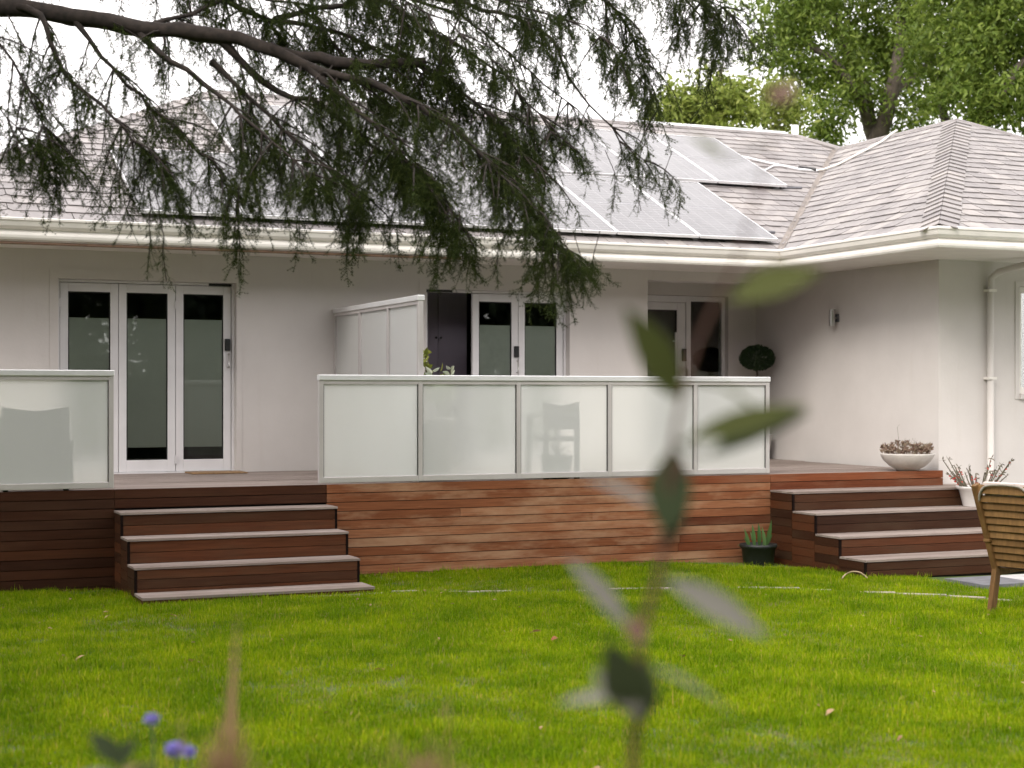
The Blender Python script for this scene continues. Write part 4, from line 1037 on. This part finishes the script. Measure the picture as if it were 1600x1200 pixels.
M['thorn'] = leafmat('thorn_stem', [(0,(.10,.09,.06)),(1,(.17,.15,.11))], .7, 0.05)
M['red'] = leafmat('red_bract', [(0,(.45,.04,.035)),(1,(.60,.12,.09))], .5, .3)
M['box'] = leafmat('clipped_box_leaves', [(0,(.016,.036,.014)),(.6,(.028,.058,.022)),(1,(.05,.09,.032))], .5, .15)
M['yellowleaf'] = leafmat('yellow_green_pot_leaves', [(0,(.16,.20,.03)),(1,(.30,.32,.06))], .5, .3)
M['paleleaf'] = leafmat('pale_variegated_leaves', [(0,(.36,.42,.30)),(1,(.62,.64,.50))], .5, .2)
M['greenleaf'] = leafmat('pot_green_leaves', [(0,(.05,.11,.035)),(1,(.10,.18,.06))], .5, .25)
# bowl of succulents
bc = Vector((11.46, 15.0, DZ))
e = empty('bowl_planter', bc, 'wide pale bowl of dusky succulents on the deck corner', 'planter')
build('bowl', MB().lathe(bc, [(.0,.0),(.10,.0),(.12,.012),(.20,.055),(.27,.12),(.305,.185),(.31,.20),(.29,.20),(.26,.165),(.0,.16)], 32), M['bowl'], e, smooth=True)
m2 = MB()
for _ in range(90):
    a = random.uniform(0,6.28); r = .25*math.sqrt(random.random()); p = bc + Vector((r*math.cos(a), r*math.sin(a), .165)); h = random.uniform(.04,.13)*(1.25 if r < .15 else 1); q = p + Vector((math.cos(a)*.04, math.sin(a)*.04, h))
    m2.tube([p, q], .004, 4, False)
    for k in range(11): v = rvec(); v.z = abs(v.z)*.8+.1; leaf_blade(m2, q, v, rvec(), random.uniform(.03,.055), .017, .1, 2)
build('succulents', m2, M['succ'], e); tag(e.children[-1], kind='stuff')
m2 = MB()
for k in range(16):
    a = random.uniform(-.8,1.2); p = bc + Vector((random.uniform(-.1,.22), random.uniform(-.1,.1), .2)); m2.tube([p, p+Vector((.03*a,0,.08)), p+Vector((.09*a,0,random.uniform(.10,.19)))], [.003,.002,.001], 4, False)
p = bc + Vector((-.12,0,.2)); m2.tube([p, p+Vector((.0,0,.15)), p+Vector((-.02,0,.30)), p+Vector((.01,0,.33))], [.003,.002,.002,.001], 4, False)
build('dry_stems', m2, M['thorn'], e)
# white pot with red-flowering thorny stems on the steps
pc2 = Vector((onY(1527, 14.2), 14.2, DZ-.365))
e = empty('white_pot', pc2, 'white tapered pot of thorny stems with red flowers on the steps', 'plant pot')
build('pot', MB().lathe(pc2, [(0,0),(.15,0),(.155,.01),(.195,.18),(.225,.20),(.23,.225),(.205,.225),(.195,.19),(0,.185)], 28), M['pot_white'], e, smooth=True)
m2 = MB(); m3 = MB()
for _ in range(30):
    a = random.uniform(0,6.28); p = pc2 + Vector((.12*math.cos(a), .12*math.sin(a), .18)); L = random.uniform(.15,.40); d = Vector((math.cos(a)*.9, math.sin(a)*.9, random.uniform(.35,1.3))).normalized()
    pts = [p, p+d*L*.5, p+d*L+Vector((0,0,.04))]; m2.tube(pts, [.009,.007,.005], 5)
    for k in range(14): t = random.random(); q = p.lerp(pts[2], t); m2.tube([q, q+rvec()*.02], [.0025,.0005], 3, False)
    for k in range(4): leaf_blade(m2, pts[2], rvec(), rvec(), .05, .015, .1, 2)
    if random.random() < .5:
        for k in range(5): leaf_blade(m3, pts[1].lerp(pts[2], random.uniform(.1,1)), rvec(), rvec(), .028, .024, .1, 2)
build('thorny_stems', m2, M['thorn'], e); build('red_flowers', m3, M['red'], e); tag(e.children[-1], kind='stuff')
# black pot of strap leaves against the cladding
g0 = onG(1185, 888, -.03); g0.y = YD - .26; g0.x = onY(1185, g0.y); g0.z = gz(g0.x, g0.y) - .01
e = empty('black_pot', g0, 'black plastic pot of upright strap leaves beside the wide steps', 'plant pot')
build('pot', MB().lathe(g0, [(0,0),(.155,0),(.16,.01),(.18,.19),(.198,.195),(.20,.235),(.185,.235),(.17,.19),(0,.19)], 28), M['pot_black'], e, smooth=True)
for (dx, h, ln, wd) in ((-.12,.24,-.35,.04),(-.06,.27,-.1,.05),(.0,.28,.05,.055),(.06,.25,-.15,.045),(.09,.32,.22,.055),(.13,.18,.6,.035),(-.14,.16,-.6,.03),(.02,.17,.3,.04),(-.03,.2,-.3,.04)):
    m2 = MB(); leaf_geo(m2, g0+Vector((dx*.7, random.uniform(-.08,.05), .18)), Vector((ln, random.uniform(-.2,.1), 1)), (0,-1,0), h, wd, .06, 5); build('leaf', m2, M['sans'], e, smooth=True)
m2 = MB()
for _ in range(40): a = random.uniform(0,6.28); leaf_blade(m2, g0+Vector((.15*math.cos(a),.15*math.sin(a),.19)), Vector((math.cos(a),math.sin(a),.7)), (0,0,1), random.uniform(.04,.09), .02, .3, 2)
build('low_leaves', m2, M['greenleaf'], e); tag(e.children[-1], kind='stuff')
# clipped ball in the porch
tc_ = Vector((11.55, 18.5, 0)); tc_.x = onY(1183, 18.5); D_ = tc_.x*SA + tc_.y*CA; zc = CAMZ + (617-560)/2500*D_
e = empty('topiary', (tc_.x, tc_.y, DZ), 'dark clipped ball topiary in a pot beside the porch', 'topiary')
m2 = MB(); cc = Vector((tc_.x, tc_.y, zc))
for _ in range(3200):
    v = rvec(); r = random.uniform(.8,1.03); q = cc + Vector((v.x*.22, v.y*.22, (v.z*.165 if v.z > 0 else v.z*.15)))*r; leaf_blade(m2, q, v*.7+rvec()*.7, rvec(), .034, .018, .1, 2)
build('crown', m2, M['box'], e); tag(e.children[-1], kind='stuff')
build('trunk', MB().tube([(tc_.x, tc_.y, DZ+.3),(tc_.x+.01, tc_.y, DZ+.7),(tc_.x, tc_.y, zc)], [.018,.015,.014], 8), M['bark2'], e, smooth=True)
build('pot', MB().lathe((tc_.x, tc_.y, DZ), [(0,0),(.15,0),(.20,.32),(.215,.34),(.195,.34),(.185,.30),(0,.30)], 24), M['pot_white'], e, smooth=True)
# pot plants by the privacy screen
def potplant(x, y, h, pr, mat, nl, label, matpot, top, ll=.12, lw=.045):
    b = Vector((x, y, DZ)); e = empty('pot_plant', b, label, 'pot plant', 'pot plants on the deck')
    build('pot', MB().lathe(b, [(0,0),(pr*.75,0),(pr,h),(pr*1.08,h+.01),(pr*1.08,h+.04),(pr*.93,h+.04),(pr*.9,h-.01),(0,h-.01)], 24), matpot, e, smooth=True)
    m2 = MB(); st = MB()
    for k in range(7):
        a = random.uniform(0,6.28); q = b + Vector((math.cos(a)*pr*.8, math.sin(a)*pr*.8, h + (top-h)*random.uniform(.55,1))); st.tube([b+Vector((0,0,h-.02)), b.lerp(q,.55)+Vector((0,0,.05)), q], [.012,.009,.005], 5, False)
        for _ in range(nl//7): t = random.uniform(.45,1.05); leaf_geo(m2, (b+Vector((0,0,h))).lerp(q, t), rvec()+Vector((0,0,.5)), rvec(), ll*random.uniform(.7,1.2), lw, .2, 3)
    build('stems', st, M['thorn'], e); build('foliage', m2, mat, e); tag(e.children[-1], kind='stuff'); return e
potplant(onY(672,15.55), 15.55, .55, .14, M['yellowleaf'], 90, 'yellow green leafy plant peeping over the balustrade by the screen', M['pot_green'], 1.30, .09, .045)
potplant(onY(690,15.3), 15.3, .60, .13, M['paleleaf'], 110, 'pale variegated plant peeping over the balustrade below the cabinet', M['bowl'], 1.19, .10, .045)
# chairs behind the frosted glass
M['chairgreen'] = simple('dark_green_outdoor_chair', (.006,.015,.009), .8, spec=.1)
def deck_chair(x, y, wd, hb, label, hs=.44):
    e = empty('deck_chair', (x, y, DZ), label, 'chair', 'chairs behind frosted glass')
    for sx_ in (-1, 1):
        build('leg', MB().tbox(Matrix.Translation((x+sx_*(wd/2-.025), y, DZ)), -.022,.022,-.022,.022,0,hb-.1), M['chairgreen'], e); build('leg', MB().tbox(Matrix.Translation((x+sx_*(wd/2-.025), y+.46, DZ)), -.022,.022,-.022,.022,0,hs+.2), M['chairgreen'], e)
        build('armrest', MB().box(x+sx_*(wd/2-.025)-.03, x+sx_*(wd/2-.025)+.03, y+.025, y+.5, DZ+hs+.2, DZ+hs+.225), M['chairgreen'], e)
    build('seat', MB().box(x-wd/2+.05, x+wd/2-.05, y+.025, y+.5, DZ+hs-.05, DZ+hs), M['chairgreen'], e)
    m2 = MB(); n = 14
    for k in range(n):
        a = (k/(n-1)-.5); xx = x + a*wd; m2.box(xx-.021 if k else xx, xx+.021 if k < n-1 else xx, y-.03+.05*abs(a), y+.0+.05*abs(a), DZ+hb-.24, DZ+hb+.04*abs(a)*2)
    build('backrest', m2, M['chairgreen'], e)
    return e
deck_chair(onY(877,14.95), 14.945, .40, .755, 'dark green chair dimly seen through the middle frosted pane')
e = deck_chair(onY(56,14.95), 14.955, .58, .72, 'dark green chair dimly seen through the balustrade left of the steps')
b = wpos(e); build('cushion', MB().box(b.x-.30, b.x+.34, b.y+.06, b.y+.12, DZ+.02, DZ+.46), M['chairgreen'], e, bevel=.01); build('back_panel', MB().box(b.x-.255, b.x+.255, b.y+.028, b.y+.04, DZ+.4, DZ+.68), M['chairgreen'], e)
pp_ = Vector((onY(868,15.1), 15.075, DZ)); e = empty('pot_plant', pp_, 'strap-leaved plant in a dark green pot behind the middle frosted pane', 'pot plant', 'pot plants on the deck')
build('pot', MB().lathe(pp_, [(0,0),(.13,0),(.17,.2),(.175,.24),(.16,.24),(.15,.2),(0,.2)], 20), M['pot_green'], e, smooth=True)
for k in range(12): m2 = MB(); a = k*.52; leaf_geo(m2, pp_+Vector((0,0,.2)), Vector((math.cos(a), abs(math.sin(a))*.3, .9)), (0,0,1), random.uniform(.16,.26), .03, .5, 4); build('leaf', m2, M['greenleaf'], e, smooth=True)
# wall lamp on the return wall
lp = Vector((XW, 0, 0)); u = (1309-800)/2500; yl = XW/math.tan(R(YAW)+math.atan(u)); D_ = XW*SA+yl*CA; zl = CAMZ+(617-497)/2500*D_
e = empty('wall_lamp', (XW-.05, yl, zl-.1), 'small steel cylinder lamp on the white return wall', 'wall lamp')
build('cylinder', MB().lathe((XW-.085, yl, zl-.10), [(0,0),(.036,0),(.038,.004),(.038,.208),(.036,.21),(0,.21)], 20), M['steel'], e, smooth=False)
build('bracket', MB().tube([(XW-.055, yl, zl),(XW-.002, yl, zl)], .014, 8), M['steel'], e); build('back_plate', MB().lathe((XW-.02, yl, zl-.05), [(0,.0),(.0,.0)], 4).box(XW-.018, XW-.001, yl-.035, yl+.035, zl-.05, zl+.05), M['paver'], e, bevel=.006)
# doormat
M['mat'] = simple('coir', (.26,.16,.08), .95, var=.3, scale=60, bmp=.6)
tag(build('doormat', MB().box(onY(292,YF-.15), onY(292,YF-.15)+.62, YF-.42, YF-.03, DZ+.002, DZ+.018), M['mat'], bevel=.005), 'thin coir doormat before the three-leaf glass door', 'doormat')
# cabinet and lit lamp in the room with the open leaf
cx0 = onY(655, 18.75)-.5; cx1 = onY(729, 18.75)
e = empty('wardrobe', ((cx0+cx1)/2, 19.0, DZ), 'tall aubergine cabinet seen through the open glass door', 'wardrobe')
xm = onY(684, 18.75)
build('carcass', MB().box(cx0, cx1, 18.76, 19.3, DZ, DZ+2.3), M['wardrobe'], e)
build('cabinet_door', MB().box(cx0+.004, xm-.003, 18.738, 18.758, DZ+.06, DZ+2.28), M['wardrobe'], e); build('cabinet_door', MB().box(xm+.003, cx1-.004, 18.738, 18.758, DZ+.06, DZ+2.28), M['wardrobe'], e)
for dx in (-.03,.03): build('knob', MB().lathe((xm+dx, 18.72, CAMZ+(617-527)/2500*19.9), [(0,-.014),(.014,-.008),(.016,0),(.014,.008),(0,.014)], 10), M['black'], e)
M['glow'] = bpy.data.materials.new('warm_lamp'); M['glow'].use_nodes = True
_b = M['glow'].node_tree.nodes['Principled BSDF']; _b.inputs['Emission Color'].default_value = (1,.62,.3,1); _b.inputs['Emission Strength'].default_value = 5
lq = Vector((onY(852,20.6), 20.6, 0)); D_ = lq.x*SA+lq.y*CA; lq.z = CAMZ+(617-494)/2500*D_
e = empty('indoor_lamp', lq, 'warm lit pendant lamp glimpsed through the glass door', 'lamp')
build('bulb', MB().lathe(lq, [(0,-.05),(.04,-.035),(.055,0),(.04,.035),(0,.05)], 14), M['glow'], e, smooth=True); build('cord', MB().tube([lq+Vector((0,0,.05)), Vector((lq.x,lq.y,ZS-.052))], .005, 5), M['black'], e)

# wooden chair at the edge of the lawn
F0 = onG(1548, 963, -.03); F0.z = -.045
be = R(36); rgt = Vector((CA,-SA,0)); fwd = Vector((SA,CA,0)); ff = rgt*math.cos(be)+fwd*math.sin(be); wn = rgt*math.sin(be)-fwd*math.cos(be)
CW = .58
e = empty('garden_chair', F0 + wn*CW/2, 'slatted wooden garden chair seen from behind on the lawn edge', 'chair')
up = Vector((0,0,1))
def bar(name, a, b, wa, wb, mat=M['teak'], parent=e):      # bar from a to b, half sizes along wn and across
    a, b = Vector(a), Vector(b); d = (b-a).normalized(); s = wn if abs(d.dot(wn)) < .9 else ff; t = d.cross(s).normalized(); s = t.cross(d).normalized()
    vs = [c + s*wa*i + t*wb*j for c in (a, b) for i, j in ((-1,-1),(1,-1),(1,1),(-1,1))]
    return build(name, MB().add(vs, [(0,1,2,3),(7,6,5,4),(0,4,5,1),(1,5,6,2),(2,6,7,3),(3,7,4,0)]), mat, parent, bevel=.004)
rec = (ff*-.385 + up).normalized()
for q in (0, CW):
    o = F0 + wn*q
    bar('rear_leg', o, o + ff*.075 + up*.40, .022, .034); bar('stile', o + ff*.078 + up*.385, o + ff*.078 + up*.385 + rec*.76, .024, .032)
    bar('front_leg', o + ff*.62, o + ff*.60 + up*.62, .019, .026); bar('armrest', o + ff*-.06 + up*.635, o + ff*.66 + up*.64, .032, .012); bar('seat_rail', o + ff*.06 + up*.37, o + ff*.60 + up*.39, .014, .025)
so = F0 + ff*.078 + up*.385
bar('top_rail', so + rec*.72 + wn*.017, so + rec*.72 + wn*(CW-.017), .011, .035)
for k in range(10): bar('back_slat', so + rec*(.07+k*.063) + wn*.017, so + rec*(.07+k*.063) + wn*(CW-.017), .007, .028)
for k in range(8): bar('seat_slat', F0 + ff*(.10+k*.066) + up*(.405+k*.002) + wn*.0, F0 + ff*(.10+k*.066) + up*(.405+k*.002) + wn*CW, .025, .007)
M['cushion'] = simple('pale_pink_canvas', (.55,.48,.45), .9, var=.1, scale=30, bmp=.3); M['strap'] = simple('grey_webbing', (.28,.25,.22), .8, var=.15, scale=60)
cu = MB(); o = so + ff*.03 + rec*.04
Mc = Matrix((( *(wn.to_tuple()[:1]), ff.x, rec.x, 0),(wn.y, ff.y, rec.y, 0),(wn.z, ff.z, rec.z, 0),(0,0,0,1))); Mc.translation = o
cu.tbox(Mc, .03, CW-.03, 0, .07, 0, .745)
tag(build('seat_cushion', cu, M['cushion'], bevel=.025), 'pale pink canvas cushion leaning inside the wooden garden chair', 'cushion')
sp = [so + rec*.56 - ff*.02, so + rec*.66 - ff*.025 + wn*.03, so + rec*.745 - ff*.022 + wn*.10, so + rec*.765 - ff*.02 + wn*.22, so + rec*.765 - ff*.02 + wn*.36, so + rec*.745 - ff*.022 + wn*.46, so + rec*.62 - ff*.025 + wn*.55, so + rec*.5 - ff*.02 + wn*.57]
tag(build('cushion_strap', MB().tube(catmull(sp, .03), .011, 6), M['strap'], smooth=True), 'grey webbing strap looped over the top of the wooden chair back', 'strap')

# twig loop and fallen leaves on the lawn
tw = [onG(1316,903,.0), onG(1322,897,.02), onG(1333,893,.06), onG(1345,895,.05), onG(1355,903,.0)]
tw = [p.copy() for p in tw]
M['drystick'] = simple('dry_twig', (.38,.29,.19), .9, var=.2)
tag(build('fallen_twig', MB().tube(catmull(tw, .03), .007, 6), M['drystick'], smooth=True), 'pale dry twig arched on the grass before the wide steps', 'twig')
M['dryleaf'] = leafmat('fallen_leaf', [(0,(.28,.09,.035)),(.5,(.34,.17,.08)),(1,(.45,.33,.20))], .7, .2)
for px, py, lb in ((173,961,'reddish fallen leaf on the grass before the brown steps'),(265,960,'tan fallen leaf on the grass below the timber landing'),(300,1030,'rusty fallen leaf on the grass above the purple flowers'),(133,1024,'small tan fallen leaf on the grass far from the deck'),(600,1046,'pale curled fallen leaf in the middle of the lawn'),(872,996,'bright red fallen leaf on the grass beside the sapling'),(846,986,'dull brown fallen leaf next to the bright red one'),(1303,1108,'brown fallen leaf on the lawn below the wooden chair')):
    p = onG(px, py, .05); m2 = MB(); leaf_geo(m2, p, rvec()*Vector((1,1,.2)), (random.uniform(-.5,.5),random.uniform(-.5,.5),1), random.uniform(.06,.09), .04, .35, 4)
    tag(build('fallen_leaf', m2, M['dryleaf']), lb, 'leaf', 'fallen leaves on the lawn')

# ================================================================== FOREGROUND PLANTS
M['sap_leaf'] = leafmat('olive_sapling_leaf', [(0,(.062,.072,.022)),(1,(.092,.102,.036))], .8, .3, spec=.08)
M['sap_dark'] = leafmat('dark_sapling_leaf', [(0,(.036,.050,.024)),(1,(.055,.066,.034))], .8, .2, spec=.08)
M['sap_pale'] = leafmat('pale_leaf_underside', [(0,(.145,.135,.115)),(1,(.20,.19,.165))], .6, .25)
M['sap_stem'] = simple('reddish_sapling_stem', (.090,.036,.022), .7, var=.2)
DS = 1.65
rt = W(985, 1200, DS); rt = Vector((rt.x-.02, rt.y, 0))
e = empty('sapling', rt, 'out-of-focus young sapling with olive leaves close to the viewer', 'sapling')
st = catmull([rt, Vector((rt.x, rt.y, .7)), W(988,1210,DS), W(1000,1090,DS), W(1003,985,DS), W(1030,900,DS), W(1042,800,DS), W(1052,690,DS), W(1072,590,DS), W(1105,500,DS), W(1145,420,DS), W(1185,300,DS), W(1222,160,DS)], .05)
n = len(st); build('stem', MB().tube(st, [.0130*(1-i/n)**1.3+.0010 for i in range(n)], 8), M['sap_stem'], e, smooth=True)
for (a, b, wd, mt, dz, tilt) in (((1062,625),(985,480),62,'sap_leaf',0,.5),((1070,690),(1268,622),44,'sap_leaf',-.02,.6),((1105,712),(1262,632),46,'sap_dark',.02,.35),((1120,602),(1215,655),40,'sap_leaf',.05,.3),((1140,470),(1285,412),62,'sap_leaf',-.03,.5),((1042,838),(1052,690),66,'sap_dark',-.02,.75),((1046,860),(1066,720),40,'sap_stem',.0,.6),((1038,905),(1208,990),52,'sap_pale',0,.4),((985,985),(888,860),38,'sap_pale',.06,.3),((1000,1120),(950,1005),70,'sap_dark',-.04,.9),((1004,1130),(1012,1030),44,'sap_dark',-.02,.8),((1000,1120),(930,1040),60,'sap_pale',-.06,.4),((1012,1040),(1165,1108),42,'sap_pale',.08,.3),((985,1088),(870,1090),30,'sap_pale',.12,.3),((1038,800),(915,735),44,'sap_pale',.12,.35),((1130,250),(1075,200),26,'sap_leaf',.1,.3),((1003,1010),(985,960),30,'sap_stem',-.02,.4),((1222,165),(1228,120),40,'sap_stem',0,.4),((1215,160),(1205,135),30,'sap_stem',0,.4)):
    D_ = DS + dz; p = W(*a, D_); q = W(*b, D_ + random.uniform(-.05,.05)); d = q - p; vd = (p - Vector((0,0,CAMZ))).normalized()
    nrm = (-vd*tilt + up*(1-tilt) + rvec()*.15); m2 = MB(); leaf_geo(m2, p, d, nrm, d.length, wd/2500*D_*1.05, .10, 6)
    s_i = min(st, key=lambda c: (c-p).length); m2.tube([s_i, p], .0016, 4, False)
    build('leaf', m2, M[mt], e, smooth=True)
for k in range(14):                       # leaves on the stem below the frame
    z = random.uniform(.25, 1.3); m2 = MB(); leaf_geo(m2, (rt.x, rt.y, z), rvec()+Vector((0,0,.3)), (0,0,1), random.uniform(.07,.11), .035, .2, 5); build('leaf', m2, M['sap_leaf'], e, smooth=True)
# purple flowers on thin stalks
M['petal'] = leafmat('purple_petal', [(0,(.20,.17,.52)),(1,(.36,.31,.72))], .5, .3); M['stalk'] = simple('green_stalk', (.08,.12,.05), .6)
for px, py, r, lb in ((237,1125,.016,'single small purple flower standing above the other two'),(274,1172,.023,'larger purple flower of the close pair near the lawn edge'),(295,1176,.017,'smaller purple flower touching the larger purple one')):
    c = W(px, py, 3.6 if px != 295 else 3.68); b = Vector((c.x+.02, c.y-.03, 0)); e = empty('purple_flower', b, lb, 'flower', 'purple flowers')
    build('stalk', MB().tube([b, b.lerp(c,.5)+Vector((.02,0,0)), c], .003, 5, False), M['stalk'], e); m2 = MB()
    for _ in range(60): v = rvec(); v.z = v.z*.6+.15; leaf_blade(m2, c+v*r*.3, v, rvec(), r*random.uniform(.7,1.1), r*.45, .15, 2)
    build('flower_head', m2, M['petal'], e)
# dry feathery grass and low leaves at the bottom edge
M['plume'] = leafmat('dry_plume', [(0,(.26,.15,.085)),(1,(.40,.26,.16))], .8, .3)
def plume(px, py0, wpx, hpx, D_, n, label):
    c = W(px, py0, D_); b = Vector((c.x, c.y, 0)); e = empty('dry_grass', b, label, 'dry grass', 'dry grass tufts'); m2 = MB()
    for _ in range(n):
        p = b + Vector((random.gauss(0,.03), random.gauss(0,.03), 0)); t = W(px+random.gauss(0,wpx), py0-abs(random.gauss(hpx*.5,hpx*.4)), D_+random.gauss(0,.05)); mid = p.lerp(t,.6)*.6+Vector((c.x,c.y,p.lerp(t,.6).z))*.4
        m2.tube([p, mid, t], [.0012,.001,.0006], 3, False)
        for k in range(7): q = mid.lerp(t, random.uniform(.5,1)); leaf_blade(m2, q, (t-mid).normalized()+rvec()*.7, rvec(), .022, .004, .1, 1)
    build('stems', m2, M['plume'], e); tag(e.children[-1], kind='stuff'); return e, b
e, b = plume(350, 1215, 24, 85, 2.3, 90, 'brown feathery dry grass with one tall pale blade at the bottom edge')
m2 = MB(); tpt = W(372, 955, 2.3); s = rgt*.006; md = W(362,1090,2.3); m2.add([b-s, b+s, md+s, md-s, tpt], [(0,1,2,3),(3,2,4)]); build('tall_blade', m2, M['plume'], e)
plume(665, 1225, 34, 60, 2.2, 60, 'low brown dry grass at the bottom edge between blade and sapling')
lf = W(190, 1215, 2.2); b = Vector((lf.x, lf.y, 0)); e = empty('leafy_weed', b, 'blurred dark leafy shoot with an orange tip near the purple flowers', 'weed')
build('stem', MB().tube([b, Vector((lf.x, lf.y, lf.z-.05)), W(190,1190,2.2)], .003, 5, False), M['stalk'], e)
for a, q, wd, mt in (((180,1200),(212,1150),30,'sap_dark'),((190,1195),(140,1140),34,'sap_dark'),((185,1222),(212,1190),14,'dryleaf'),((190,1215),(250,1190),26,'sap_leaf'),((190,1215),(100,1215),30,'sap_pale')):
    p, t = W(*a,2.2), W(*q,2.2); m2 = MB(); leaf_geo(m2, p, t-p, up*.5-fwd*.5, (t-p).length, wd/2500*2.2, .1, 5); build('leaf', m2, M[mt], e, smooth=True)
